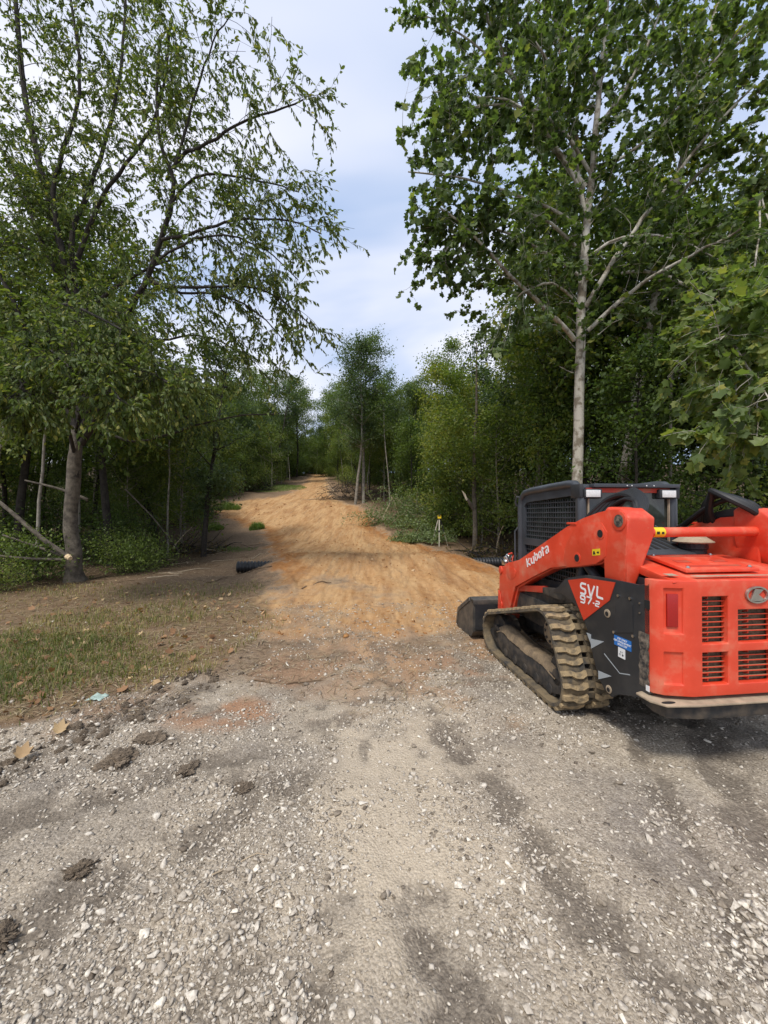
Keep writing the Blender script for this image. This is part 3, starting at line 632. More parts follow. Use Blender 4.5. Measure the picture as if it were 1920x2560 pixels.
# ---- lift arms
arm = [(2.732, .44), (2.718, .728), (2.70, 1.02), (2.68, 1.066), (2.64, 1.075), (2.589, 1.072), (2.50, 1.12), (2.438, 1.145), (2.136, 1.215), (1.136, 1.653), (.909, 1.731), (.696, 1.783), (.552, 1.804), (.463, 1.804), (.392, 1.78), (.362, 1.72), (.372, 1.6), (.404, 1.2), (.614, 1.2), (.625, 1.397), (.70, 1.355), (1.0, 1.29), (1.154, 1.268), (1.433, 1.213), (1.801, 1.063), (2.243, .87), (2.30, .75), (2.442, .44)]
ARMS = []
for s in (-1, 1):
    A_ = empty('lift_arm'); A_.parent = LD; ARMS.append(A_)
    def X2(a, b_): return tuple(sorted((s*a, s*b_)))
    body = pyobj('arm_plate', [prism(arm, s*.702, s*.672)], M['red'], A_, bevel=.006)
    inner = [p for p in arm]; pyobj('arm_box', [prism([(y+.0 if y < 2.0 else y-.03, z-.012) for y, z in arm if not (y < .7 and z < 1.39)], s*.671, s*.565)], M['red'], A_, bevel=.006)
    # rear tower: rounded box narrowing downwards
    tw = [([(s*.700, .362, 1.745), (s*.500, .322, 1.745), (s*.500, .62, 1.80), (s*.700, .62, 1.80), (s*.698, .372, 1.60), (s*.498, .335, 1.60), (s*.498, .62, 1.55), (s*.698, .62, 1.55), (s*.688, .405, 1.19), (s*.622, .385, 1.19), (s*.60, .60, 1.19), (s*.688, .60, 1.19), (s*.690, .44, 1.815), (s*.515, .42, 1.815), (s*.515, .60, 1.83), (s*.690, .60, 1.83)],
           [(0, 1, 5, 4), (1, 2, 6, 5), (2, 3, 7, 6), (3, 0, 4, 7), (4, 5, 9, 8), (5, 6, 10, 9), (6, 7, 11, 10), (7, 4, 8, 11), (8, 9, 10, 11), (0, 1, 13, 12), (1, 2, 14, 13), (2, 3, 15, 14), (3, 0, 12, 15), (12, 13, 14, 15)])]
    pyobj('arm_tower', tw, M['red'], A_, bevel=.022, seg=3)
    pyobj('arm_gusset', [prism([(.42, 1.25), (.62, 1.22), (1.05, 1.35), (1.0, 1.62), (.75, 1.74), (.45, 1.76)], s*.545, s*.520)], M['red'], A_, bevel=.008)
    for (y, z, r) in ((.445, 1.716, .050), (.660, 1.605, .033), (.978, 1.366, .034)):
        pb = pyobj('pin_boss', [disc((y, z), r*1.5, s*.7005, s*.709, 22)], M['red'], A_, bevel=.003); pyobj('pin_hole', [disc((y, z), r, s*.7092, s*.711, 18)], M['dark'], pb) if False else None
        pyobj('pin', [disc((y, z), r, s*.7095, s*.712, 18)], M['scuff'] if r > .04 else M['dark'], A_)
    pyobj('weld_seam', [tube([(s*.703, 1.00+.16*math.cos(a), 1.49+.16*math.sin(a)) for a in np.linspace(2.0, 4.2, 12)][0:12], .004, 5)], M['red_dusty'], A_) if False else None
    pyobj('doubler_plate', [prism([(1.15, 1.26), (1.19, 1.33), (1.17, 1.45), (1.10, 1.56), (1.02, 1.64), (.90, 1.68), (.65, 1.70), (.58, 1.62), (.60, 1.42), (.72, 1.345), (1.0, 1.285)], s*.702, s*.7055)], M['red'], A_, bevel=.002)
    pyobj('doubler_plate', [prism([(2.50, 1.06), (2.40, 1.095), (2.28, 1.10), (2.20, 1.06), (2.25, .98), (2.36, .93), (2.45, .96)], s*.702, s*.705)], M['red'], A_, bevel=.002)
    pyobj('step_tab', [box(*X2(.71, .60), .99, 1.14, 1.672, 1.692)], M['red'], A_, bevel=.006)
    pyobj('pivot_boss', [disc((2.66, 1.02), .052, s*.715, s*.54, 18)], M['red'], A_, bevel=.006)
    pyobj('pivot_boss', [disc((2.66, .56), .05, s*.712, s*.54, 18)], M['red'], A_, bevel=.006)
    pyobj('nose_plate', [prism([(2.74, .40), (2.72, .74), (2.66, .70), (2.56, .40)], s*.706, s*.716)], M['red'], A_, bevel=.003)
    pyobj('sticker', [prism([(.765, 1.465), (.665, 1.48), (.665, 1.425), (.765, 1.410)], s*.7056, s*.7075)], M['yellow'], A_)
    pyobj('pictogram', [prism([(.75, 1.45), (.735, 1.452), (.72, 1.425), (.755, 1.42)], s*.7077, s*.7085), prism([(.705, 1.445), (.69, 1.455), (.675, 1.45), (.68, 1.436), (.705, 1.438)], s*.7077, s*.7085)], M['dark'], A_)
    # maker's lettering
    def putk(u, v, d, s=s):
        # u 0..1 along the arm (front to rear on the left side), v 0..1 up
        if s > 0: u = 1-u
        y = 1.915-.455*u; z = 1.158+.215*u+.095*v+0*u
        return (s*(.7035+d), y+.028*v, z)
    K_ = [[(.0, 1.0), (.0, .0)], [(.13, .82), (.02, .42), (.15, .0)]]
    u_ = [[(.21, .72), (.21, .2), (.245, .05), (.29, .05), (.325, .2)], [(.325, .72), (.325, -.12)]]
    b_ = [[(.40, 1.02), (.40, .1)], [(.40, .66), (.47, .70), (.505, .6), (.505, .2), (.47, .05), (.44, .05)]]
    o_ = [[(.60, .68), (.57, .55), (.57, .2), (.60, .05)], [(.60, .68), (.65, .68), (.68, .55), (.68, .2), (.65, .05), (.63, .05)]]
    t_ = [[(.76, 1.0), (.76, .0)], [(.72, .70), (.84, .74)]]
    a_ = [[(.88, .70), (.95, .73), (.985, .62), (.985, .02)], [(.985, .35), (.92, .38), (.89, .28), (.90, .1), (.94, .06)]]
    def dense(st):
        r = []
        for q in st: r.append([(a, b2) for a, b2 in q])
        return r
    sy, sz = .455, .095
    # strokes are widened in true size, so convert to metres first
    def metr(st): return [[(a*.46, b2*.095) for a, b2 in q] for q in st]
    strokes_on('lettering', metr(K_+u_+b_+o_+t_+a_), .0165, lambda a, b2, d: putk(a/.46, b2/.095, d), M['white'], A_)
xb = pyobj('cross_tube', [tube([(-.5, .445, 1.624), (.5, .445, 1.628)], .039, 20)], M['red'], LD, smooth=True)
pyobj('sticker', [tube([(-.425, .445, 1.6243), (-.335, .445, 1.6247)], .0398, 20)], M['yellow'], LD, smooth=True)
pyobj('pictogram', [box(-.415, -.39, .4035, .405, 1.61, 1.632), box(-.372, -.352, .4035, .405, 1.612, 1.63)], M['dark'], LD)
# ---- hydraulics
for s in (-1, 1):
    cy_ = pyobj('lift_cylinder', [tube([(s*.60, .62, 1.02), (s*.60, .98, 1.30)], .045, 14)], M['black'], LD, smooth=True)
    pyobj('cylinder_rod', [tube([(s*.60, .86, 1.20), (s*.60, 1.02, 1.34)], .028, 12)], M['steel'], cy_, smooth=True)
    pyobj('control_link', [([(x*-1 if s > 0 else x, y, z) for x, y, z in v], f) for v, f in [prism([(2.25, .885), (1.65, .985), (1.65, .91), (2.25, .815)], -.655, -.60)]], M['red_dusty'], LD, bevel=.006)
    pyobj('link_bracket', [prism([(1.66, .97), (1.45, 1.0), (1.3, .98), (1.3, .90), (1.66, .90)], s*.665, s*.60)], M['black_dusty'], LD, bevel=.006)
    for k in range(6):
        a0 = .05*k; yy = .82-.05*k
        pts = [(s*(.60-.012*k), 1.02-.04*k, 1.70), (s*(.56-.02*k), .95-.03*k, 1.80), (s*(.50-.02*k), .86-.03*k, 1.90+.012*k), (s*(.47-.02*k), .70, 1.945+.008*k), (s*(.48-.02*k), .55, 1.90), (s*(.56-.015*k), .44, 1.80), (s*.58, .43, 1.72)]
        P_ = np.array(pts); tt = np.linspace(0, 6, 25); P2 = np.stack([np.interp(tt, range(7), P_[:, i]) for i in range(3)], 1)
        for _ in range(3): P2[1:-1] = (P2[:-2]+P2[2:]+2*P2[1:-1])/4
        pyobj('hydraulic_hose', [tube(P2, .026, 8)], M['hose'], LD, smooth=True)
    pyobj('hose_guard', [prism([(.95, 1.74), (.80, 1.79), (.62, 1.83), (.48, 1.82), (.48, 1.78), (.9, 1.72)], s*.565, s*.545)], M['black'], LD)
    for k in range(2):
        pyobj('hydraulic_hose', [tube(smooth_line([(s*(.50-.04*k), 1.35, 1.52), (s*(.50-.04*k), 1.1, 1.64), (s*(.49-.03*k), .85, 1.82), (s*(.49-.02*k), .65, 1.905), (s*.52, .48, 1.87), (s*.56, .43, 1.78)], 5), .019, 8)], M['hose'], LD, smooth=True)
        pyobj('hose_fitting', [tube([(s*(.50-.04*k), 1.12, 1.612), (s*(.50-.04*k), 1.06, 1.64)], .022, 10)], M['steel'], LD, smooth=True)
cp = pyobj('hydraulic_coupler', [tube([(-.60, 2.74, 1.10), (-.53, 2.78, 1.20)], .045, 12), tube([(-.55, 2.72, 1.10), (-.60, 2.74, 1.20)], .032, 12), box(-.62, -.49, 2.70, 2.82, 1.07, 1.13)], M['steel'], LD, bevel=.006)
pyobj('hydraulic_hose', [tube([(-.50, 2.76, 1.12), (-.47, 2.78, 1.2), (-.50, 2.76, 1.235), (-.56, 2.74, 1.22)], .012, 8)], M['red'], LD, smooth=True)
# ---- cab
CB = empty('cab'); CB.parent = LD
side = [(2.47, 1.0), (2.48, 1.90), (2.45, 1.985), (2.36, 2.045), (2.2, 2.06), (1.42, 2.085), (1.32, 2.075), (1.245, 2.02), (1.222, 1.93), (1.22, 1.0)]
win = [(2.36, 1.47), (2.36, 1.86), (2.34, 1.905), (2.30, 1.925), (1.42, 1.955), (1.34, 1.93), (1.305, 1.86), (1.30, 1.47)]
low = [(2.36, 1.05), (2.36, 1.38), (1.32, 1.38), (1.32, 1.05)]
for s in (-1, 1):
    # side wall as a frame round two openings: strips between outline and window
    x0, x1 = s*.505, s*.465
    parts = [prism([(2.48, 1.0), (2.48, 1.90), (2.38, 1.88), (2.38, 1.0)], x0, x1), prism([(2.48, 1.90), (2.45, 1.985), (2.36, 2.045), (2.2, 2.06), (1.42, 2.085), (1.40, 1.96), (2.2, 1.93), (2.32, 1.92), (2.38, 1.88)], x0, x1),
             prism([(1.42, 2.085), (1.32, 2.075), (1.245, 2.02), (1.222, 1.93), (1.22, 1.80), (1.30, 1.80), (1.305, 1.88), (1.34, 1.94), (1.40, 1.96)], x0, x1), prism([(1.22, 1.80), (1.22, 1.0), (1.30, 1.0), (1.30, 1.80)], x0, x1),
             prism([(2.38, 1.47), (1.30, 1.47), (1.30, 1.385), (2.38, 1.385)], x0, x1)]
    sw = pyobj('cab_side', parts, M['cab'], CB)
    pyobj('roof_rail', [tube([(s*.500, y, z) for y, z in [(2.48, 1.0), (2.485, 1.88), (2.455, 1.985), (2.36, 2.045), (2.2, 2.062), (1.8, 2.076), (1.42, 2.083), (1.32, 2.073), (1.25, 2.02), (1.225, 1.93), (1.22, 1.5), (1.22, 1.0)]], .042, 10)], M['cab'], CB, smooth=True)
    # woven guard: bars one by one
    for z in np.arange(1.51, 1.94, .056): pyobj('guard_bar', [box(*sorted((s*.483, s*.478)), 1.30, 2.375, z-.006, z+.006)], M['cab'], sw)
    for y in np.arange(1.34, 2.37, .047): pyobj('guard_bar', [box(*sorted((s*.4775, s*.473)), y-.004, y+.004, 1.47, 1.935)], M['cab'], sw)
    for z in np.arange(1.05, 1.38, .056): pyobj('guard_bar', [box(*sorted((s*.483, s*.478)), 1.30, 2.375, z-.006, z+.006)], M['cab'], sw)
    for y in np.arange(1.34, 2.37, .047): pyobj('guard_bar', [box(*sorted((s*.4775, s*.473)), y-.004, y+.004, 1.0, 1.385)], M['cab'], sw)
    pyobj('side_window', [box(*sorted((s*.455, s*.45)), 1.30, 2.38, 1.02, 1.95)], M['glass'], sw)
    pyobj('mirror', [tube([(s*.51, 2.45, 1.99), (s*.55, 2.50, 2.0), (s*.56, 2.52, 1.93), (s*.54, 2.52, 1.88)], .014, 8)], M['black'], CB, smooth=True)
    # rear work lamp
    lp = pyobj('work_lamp', [box(*sorted((s*.50, s*.31)), 1.17, 1.245, 1.925, 2.02)], M['black'], CB, bevel=.012)
    pyobj('lamp_lens', [box(*sorted((s*.485, s*.335)), 1.160, 1.171, 1.938, 2.008)], M['lamp'], lp, bevel=.004)
    pyobj('rear_post', [box(*sorted((s*.535, s*.455)), 1.20, 1.27, 1.30, 2.0)], M['cab'], CB, bevel=.015)
    pyobj('post_trim', [box(*sorted((s*.445, s*.432)), 1.195, 1.215, 1.36, 1.93)], M['tanplate'], CB)
    pyobj('roof_bracket', [box(*sorted((s*.545, s*.50)), 1.18, 1.33, 1.93, 2.07)], M['black'], CB, bevel=.01)
pyobj('roof', [prism([(2.45, 1.98), (2.36, 2.045), (2.2, 2.062), (1.42, 2.085), (1.30, 2.075), (1.24, 2.05), (1.24, 2.02), (2.4, 1.95)], -.49, .49)], M['cab'], CB, bevel=.01)
pyobj('roof_visor', [box(-.40, .535, 1.165, 1.25, 2.035, 2.072)], M['cab'], CB, bevel=.006)
for x in (-.05, .0, .16, .24): pyobj('bolt', [disc((0, 0), .006, 0, .004, 8)], M['white'], CB).matrix_local = Matrix.Translation((x, 1.164, 2.053)) @ Matrix.Rotation(rad(-90), 4, 'Z')
pyobj('rear_window', [box(-.455, .455, 1.222, 1.232, 1.32, 2.03)], M['glass'], CB)
pyobj('window_frame', [box(-.455, .455, 1.205, 1.22, 1.985, 2.03)], M['red_dusty'], CB); pyobj('window_sill', [box(-.455, .455, 1.205, 1.22, 1.30, 1.36)], M['black'], CB)
pyobj('roof_camera', [lathe((.02, 1.19, 1.945), [(.02, 0), (.035, .01), (.05, .03), (.045, .042), (.02, .055)], 14)], M['black'], CB)
pyobj('cab_front', [box(-.47, .47, 2.42, 2.46, .9, 1.98)], M['glass'], CB)
pyobj('cab_floor', [box(-.48, .48, 1.24, 2.44, .92, 1.0)], M['black'], CB)
pyobj('seat', [prism([(1.45, 1.0), (1.95, 1.0), (1.95, 1.28), (1.62, 1.28), (1.5, 1.85), (1.38, 1.85)], -.27, .27)], M['black'], CB, bevel=.04)
both('grab_handle', [tube([(-.53, 2.50, 1.60), (-.56, 2.53, 1.55), (-.56, 2.53, 1.0), (-.53, 2.50, .95)], .013, 8)], M['cab'], CB, smooth=True)
# ---- bucket
BK = empty('bucket'); BK.parent = LD
hw = 1.0
prof = [(2.93, .545), (3.02, .56), (3.05, .545), (2.98, .50), (2.96, .16), (3.02, .07), (3.62, .02), (3.66, .035), (3.62, .0), (3.0, .035), (2.92, .12), (2.92, .5)]
bd = pyobj('bucket_shell', [prism(prof, -hw+.016, hw-.016)], M['bucket'], BK)
for s in (-1, 1):
    pyobj('bucket_side', [prism([(2.92, .12), (3.0, .03), (3.62, .005), (3.66, .03), (3.58, .28), (3.05, .56), (2.92, .55)], s*hw, s*(hw-.015))], M['bucket'], BK)
    pyobj('edge_bar', [prism([(3.06, .578), (3.60, .30), (3.68, .04), (3.62, .03), (3.55, .26), (3.03, .53)], s*(hw+.012), s*(hw-.02))], M['bucket'], BK, bevel=.004)
pyobj('top_bar', [prism([(2.90, .50), (2.90, .565), (3.06, .585), (3.06, .55), (2.93, .50)], -hw, hw)], M['bucket'], BK, bevel=.006)
pyobj('back_plate', [box(-.97, .97, 2.895, 2.918, .15, .50)], M['black'], BK)
pyobj('sticker', [box(-.845, -.76, 2.891, 2.8945, .235, .345)], M['white'], BK)
pyobj('sticker_band', [box(-.845, -.76, 2.8885, 2.891, .330, .345)], M['red'], BK)
pyobj('quick_hitch', [prism([(2.70, .38), (2.88, .5), (2.88, .1), (2.74, .15)], -.5, .5)], M['black_dusty'], BK, bevel=.01)
# ================================================================ loose gravel
rng = np.random.default_rng(7)
def ico():
    t = (1+5**.5)/2
    v = np.array([(-1, t, 0), (1, t, 0), (-1, -t, 0), (1, -t, 0), (0, -1, t), (0, 1, t), (0, -1, -t), (0, 1, -t), (t, 0, -1), (t, 0, 1), (-t, 0, -1), (-t, 0, 1)], float)
    f = np.array([(0, 11, 5), (0, 5, 1), (0, 1, 7), (0, 7, 10), (0, 10, 11), (1, 5, 9), (5, 11, 4), (11, 10, 2), (10, 7, 6), (7, 1, 8), (3, 9, 4), (3, 4, 2), (3, 2, 6), (3, 6, 8), (3, 8, 9), (4, 9, 5), (2, 4, 11), (6, 2, 10), (8, 6, 7), (9, 8, 1)])
    return v/np.linalg.norm(v[0]), f
IV, IF = ico()
def rand_rot(n):
    q = rng.normal(size=(n, 4)); q /= np.linalg.norm(q, axis=1)[:, None]; w, x, y, z = q.T
    return np.stack([1-2*(y*y+z*z), 2*(x*y-z*w), 2*(x*z+y*w), 2*(x*y+z*w), 1-2*(x*x+z*z), 2*(y*z-x*w), 2*(x*z-y*w), 2*(y*z+x*w), 1-2*(x*x+y*y)], 1).reshape(n, 3, 3)
def stone_mat():
    m = bpy.data.materials.new('limestone'); m.use_nodes = True; t = m.node_tree; b = t.nodes['Principled BSDF']; b.inputs['Roughness'].default_value = .9; b.inputs['Specular IOR Level'].default_value = .25
    a = t.nodes.new('ShaderNodeAttribute'); a.attribute_name = 'tint'; r = t.nodes.new('ShaderNodeValToRGB'); t.links.new(a.outputs['Fac'], r.inputs[0]); e = r.color_ramp.elements
    e[0].color = (.16, .13, .10, 1); e[1].color = (.80, .74, .63, 1)
    for p, c in ((.25, (.30, .255, .20, 1)), (.55, (.51, .455, .38, 1)), (.85, (.67, .62, .54, 1))): q = e.new(p); q.color = c
    g = t.nodes.new('ShaderNodeNewGeometry'); n = t.nodes.new('ShaderNodeTexNoise'); n.inputs['Scale'].default_value = 90; n.inputs['Detail'].default_value = 6; t.links.new(g.outputs['Position'], n.inputs['Vector'])
    mx_ = t.nodes.new('ShaderNodeMixRGB'); mx_.blend_type = 'MULTIPLY'; mx_.inputs[0].default_value = .7; r2 = t.nodes.new('ShaderNodeValToRGB'); r2.color_ramp.elements[0].position = .3; r2.color_ramp.elements[0].color = (.55, .5, .44, 1); r2.color_ramp.elements[1].position = .6; r2.color_ramp.elements[1].color = (1.1, 1.08, 1.03, 1)
    t.links.new(n.outputs[0], r2.inputs[0]); t.links.new(r.outputs[0], mx_.inputs[1]); t.links.new(r2.outputs[0], mx_.inputs[2]); t.links.new(mx_.outputs[0], b.inputs['Base Color'])
    return m
M['stone'] = stone_mat()
def scatter_stones(n):
    # candidates thinned by zone; nearer ground gets more
    d = 1.15+(rng.random(n)**1.35)*6.6; x = (rng.random(n)*2-1)*(d*1.04+.1); y = d
    clay, soil, damp_shade, light, red, forest, verge = zones(x, y)
    nn = fbm(x*1.8, y*1.8, 41)
    pr = (1-soil*.72)*(1-damp_shade*.72)*(1-light*.35)*(1-clay*.75)*(1-verge*.85)*(1-red*.6)*(.18+1.5*sstep(.36, .66, nn))
    k = rng.random(n) < pr; x, y = x[k], y[k]; n = len(x)
    sz = np.exp(rng.normal(math.log(.0078), .50, n)).clip(.0035, .030)
    sz = sz*(.8+.06*y)
    return x, y, sz
sx, sy, ssz = scatter_stones(120000)
# heap of coarser clean stone near the right corner and paler windrows
hx = rng.normal(1.72, .16, 500); hy = rng.normal(1.62, .12, 500)+.0; hs = rng.uniform(.010, .024, 500)
sx = np.concatenate([sx, hx]); sy = np.concatenate([sy, hy]); ssz = np.concatenate([ssz, hs])
sz0 = ground_z(sx, sy)
n = len(sx); stint = np.clip(rng.normal(.50, .21, n)+(rng.random(n) < .10)*.35, 0, 1); stint[-500:] = np.clip(stint[-500:]+.12, 0, 1)
sc3 = ssz[:, None]*np.stack([rng.uniform(.8, 1.35, n), rng.uniform(.75, 1.2, n), rng.uniform(.42, .75, n)], 1)
lean = np.linalg.norm(np.stack([sx, sy], 1), axis=1)
order = np.argsort(-(ssz/np.maximum(lean, .8))*(np.abs(sx) < sy*.98)*(sy > 1.34)); big300 = order[:300]; rest = np.ones(n, bool); rest[big300] = False
def stone_verts(idx):
    m_ = len(idx); v = IV[None]*(1+rng.uniform(-.28, .28, (m_, 12, 1))); v = np.einsum('nij,nkj->nki', rand_rot(m_), v)
    v = v*sc3[idx][:, None, :]
    a = rng.uniform(0, 2*math.pi, m_); c, s = np.cos(a), np.sin(a)
    v = np.stack([v[..., 0]*c[:, None]-v[..., 1]*s[:, None], v[..., 0]*s[:, None]+v[..., 1]*c[:, None], v[..., 2]], -1)
    return v
HULLS = []
for k in range(20):   # angular crushed-stone shapes
    u = bmesh.new(); q = rng.normal(size=(9, 3)); q /= np.linalg.norm(q, axis=1)[:, None]; q *= rng.uniform(.8, 1.15, (9, 1))
    for p in q: u.verts.new(p)
    h_ = bmesh.ops.convex_hull(u, input=u.verts[:]); bmesh.ops.delete(u, geom=list({g for g in h_['geom_interior'] if isinstance(g, bmesh.types.BMVert)}), context='VERTS'); bmesh.ops.triangulate(u, faces=u.faces[:]); u.verts.index_update()
    HULLS.append((np.array([v.co[:] for v in u.verts]), np.array([[v.index for v in f.verts] for f in u.faces]))); u.free()
def crushed(xs_, ys_, zs_, s3, tints):
    VV, FF, TT = [], [], []; off = 0; which = rng.integers(0, len(HULLS), len(xs_)); a = rng.uniform(0, 2*math.pi, len(xs_))
    for h_ in range(len(HULLS)):
        k = np.nonzero(which == h_)[0]; hv, hf = HULLS[h_]
        if not len(k): continue
        v = hv[None]*s3[k][:, None, :]; c, s = np.cos(a[k])[:, None], np.sin(a[k])[:, None]
        tl = rng.normal(0, .25, (len(k), 2)); z = v[..., 2]+v[..., 0]*tl[:, :1]+v[..., 1]*tl[:, 1:]
        v = np.stack([v[..., 0]*c-v[..., 1]*s+xs_[k][:, None], v[..., 0]*s+v[..., 1]*c+ys_[k][:, None], z+zs_[k][:, None]], -1)
        VV.append(v.reshape(-1, 3)); FF.append((hf[None]+(off+np.arange(len(k))*len(hv))[:, None, None]).reshape(-1, 3)); TT.append(np.repeat(tints[k], len(hv))); off += len(k)*len(hv)
    return np.concatenate(VV), np.concatenate(FF), np.concatenate(TT)
ri = np.nonzero(rest)[0]; V, Fg, Tg = crushed(sx[ri], sy[ri], sz0[ri]+sc3[ri, 2]*.25, sc3[ri], stint[ri])
tag(big('gravel', V, Fg, M['stone'], tint=Tg), 'loose pale limestone gravel spread over the drive in the foreground', 'gravel', kind='stuff')
# the 300 that show largest are pieces of the ground
for i in big300:
    hv, hf = HULLS[rng.integers(len(HULLS))]
    me = big('stone', hv*sc3[i], hf, M['stone'], tint=np.full(len(hv), stint[i]), do_link=False)
    bm = bmesh.new(); bm.from_mesh(me); bmesh.ops.bevel(bm, geom=bm.edges[:], offset=float(sc3[i, 2])*.12, segments=1, affect='EDGES', clamp_overlap=True); bm.to_mesh(me); bm.free()
    a = me.attributes.get('tint'); a.data.foreach_set('value', np.full(len(me.vertices), stint[i], np.float32))
    o = bpy.data.objects.new('stone', me); link(o, ground); o.location = (sx[i], sy[i], sz0[i]+sc3[i, 2]*.3); o.rotation_euler = (rng.normal(0, .2), rng.normal(0, .2), rng.uniform(0, 6.28))
# lumps of clay on the graded road
M['claylump'] = leaf_mat('clay_lumps', (.20, .085, .026), (.42, .21, .075), (.62, .45, .27), 0.0, .95)
n = 14000; y = 5.5+rng.random(n)**1.5*27; x = rng.uniform(-13, 5, n); cz = zones(x, y); k = (rng.random(n) < cz[0]*(.25+.9*sstep(.45, .65, fbm(x*1.1, y*.8, 44))))&(np.abs(x) < y); x, y = x[k], y[k]; n = len(x)
lz = np.exp(rng.normal(math.log(.016), .5, n))*(.75+.03*y); s3 = lz[:, None]*rng.uniform(.6, 1.3, (n, 3))*np.array([1, 1, .7])
V, Fg, Tg = crushed(x, y, ground_z(x, y)+s3[:, 2]*.2, s3, np.clip(rng.normal(.45, .2, n)+(rng.random(n) < .06)*.5, 0, 1))
tag(big('clay_lumps', V, Fg, M['claylump'], tint=Tg), 'crumbled orange clay lumps over the graded dirt road', 'clay', kind='stuff')

# ================================================================ soil clods, grass, litter
M['clod'] = mat('dark_soil', (.10, .075, .05), 1.0, col2=(.25, .19, .13), scale=3, bump=.8, bscale=8)
CLODS = {}
def clod_mesh(seed, sub):
    if (seed, sub) in CLODS: return CLODS[(seed, sub)]
    u = bmesh.new(); bmesh.ops.create_icosphere(u, subdivisions=sub, radius=1)
    R_ = np.array([v.co[:] for v in u.verts]); nse = fbm(R_[:, 0]*2+seed, R_[:, 1]*2+R_[:, 2]*1.7, seed)-.5; n2 = fbm(R_[:, 0]*8+seed, R_[:, 1]*8+R_[:, 2]*7, seed+3, 5, .7)-.5
    for v, a, b_ in zip(u.verts, nse, n2): v.co = v.co*(1+a*1.3+b_*1.5)
    me = bpy.data.meshes.new('dirt_clod'); u.to_mesh(me); u.free(); me.materials.append(M['clod']); me.polygons.foreach_set('use_smooth', [True]*len(me.polygons)); CLODS[(seed, sub)] = me
    return me
def clod(name, x, y, r, h, label, seed, group=None):
    o = bpy.data.objects.new(name, clod_mesh(seed, 5) if group is None else clod_mesh(20+seed % 12, 3)); link(o); o.scale = (r, r*.7, h); o.location = (x, y, gz(x, y)+h*.15); o.rotation_euler = (0, 0, seed*1.3)
    return tag(o, label, 'dirt clod', group)
clod('dirt_clod', -1.93, 2.80, .12, .035, 'large dark crumbly dirt clod at the left edge of the gravel', 3)
clod('dirt_clod', -1.52, 1.93, .06, .024, 'dark rough dirt clod on the gravel in the lower left', 5)
clod('dirt_clod', -.92, 2.50, .08, .014, 'low dark dirt clod with grass roots in the gravel left of centre', 8)
clod('dirt_clod', -1.38, 2.72, .08, .018, 'flat dark dirt clod beside the wet rut on the left', 11)
clod('dirt_clod', -1.62, 1.62, .07, .026, 'dark dirt clod at the left picture edge near the bottom', 14)
clod('dirt_clod', -1.86, 3.05, .10, .018, 'flat brown dirt slab lying just behind the largest clod', 17)
for k in range(200):   # crumbs along the scraped verge edge
    yy = rng.uniform(2.5, 4.3); xx = np.interp(yy, [2.4, 2.9, 3.8, 4.3], [-2.75, -2.55, -2.15, -1.8])+rng.normal(-.05, .22)
    r = np.exp(rng.normal(math.log(.018), .5)); clod('dirt_clod', xx, yy, r, r*.6, 'small brown soil crumb along the scraped edge of the grass verge', 20+k, 'soil crumbs along the verge edge')
# grass: curved blades in one mesh
def grass_mesh(P, H, lean_, width):
    n = len(P); a = rng.uniform(0, 2*math.pi, n); d = np.stack([np.cos(a), np.sin(a), 0*a], 1); s = np.stack([-np.sin(a), np.cos(a), 0*a], 1)
    ln = lean_*rng.uniform(.3, 1.3, n); up = np.array([0, 0, 1.0])
    p0 = P; p1 = P+H[:, None]*(.5*up+.18*ln[:, None]*d); p2 = P+H[:, None]*((.92-.28*ln[:, None])*up+.62*ln[:, None]*d)
    w = width[:, None]; V = np.stack([p0-s*w, p0+s*w, p1-s*w*.8, p1+s*w*.8, p2], 1).reshape(-1, 3)
    F1 = np.array([(0, 1, 3), (0, 3, 2), (2, 3, 4)])
    return V, (F1[None]+(np.arange(n)*5)[:, None, None]).reshape(-1, 3)
M['grass'] = leaf_mat('grass_blades', (.045, .075, .012), (.13, .155, .035), (.36, .29, .12), .3, .6)
def on_verge(n, ymin, ymax, xmin):
    y = rng.uniform(ymin, ymax, n); x = rng.uniform(xmin, 0, n); k = verge_sd(x, y) > .12; return x[k], y[k]
x, y = on_verge(120000, 2.9, 10.2, -10.5)
gm = fbm(x*.75, y*.75, 97); dens = sstep(.47, .64, gm+.22*np.exp(-((y-4.9)/.9)**2)*sstep(-1.6, -2.6, x)-.02)*(.25+.75*sstep(7.6, 5.8, y))*np.clip(1.35-.09*y, .1, 1)+.05
k = rng.random(len(x)) < dens*(.55+.4*sstep(6.2, 5.2, y)*sstep(-2.2, -3.0, x)); x, y = x[k], y[k]; gg = gm[k]
P = np.stack([x, y, ground_z(x, y)-.004], 1); n = len(P); gt = np.clip(.84-1.0*(gg-.42)-.30*sstep(6.2, 5.2, P[:, 1])*sstep(-2.2, -3.0, P[:, 0])+rng.normal(0, .24, n), 0, 1)
V, Fg = grass_mesh(P, rng.uniform(.035, .15, n)*(.4+gg*1.2), 1.3, rng.uniform(.0018, .0035, n)*(1+.09*y))
tag(big('grass', V, Fg, M['grass'], tint=np.repeat(gt, 5)), 'short green and straw coloured grass on the left verge', 'grass', kind='stuff')
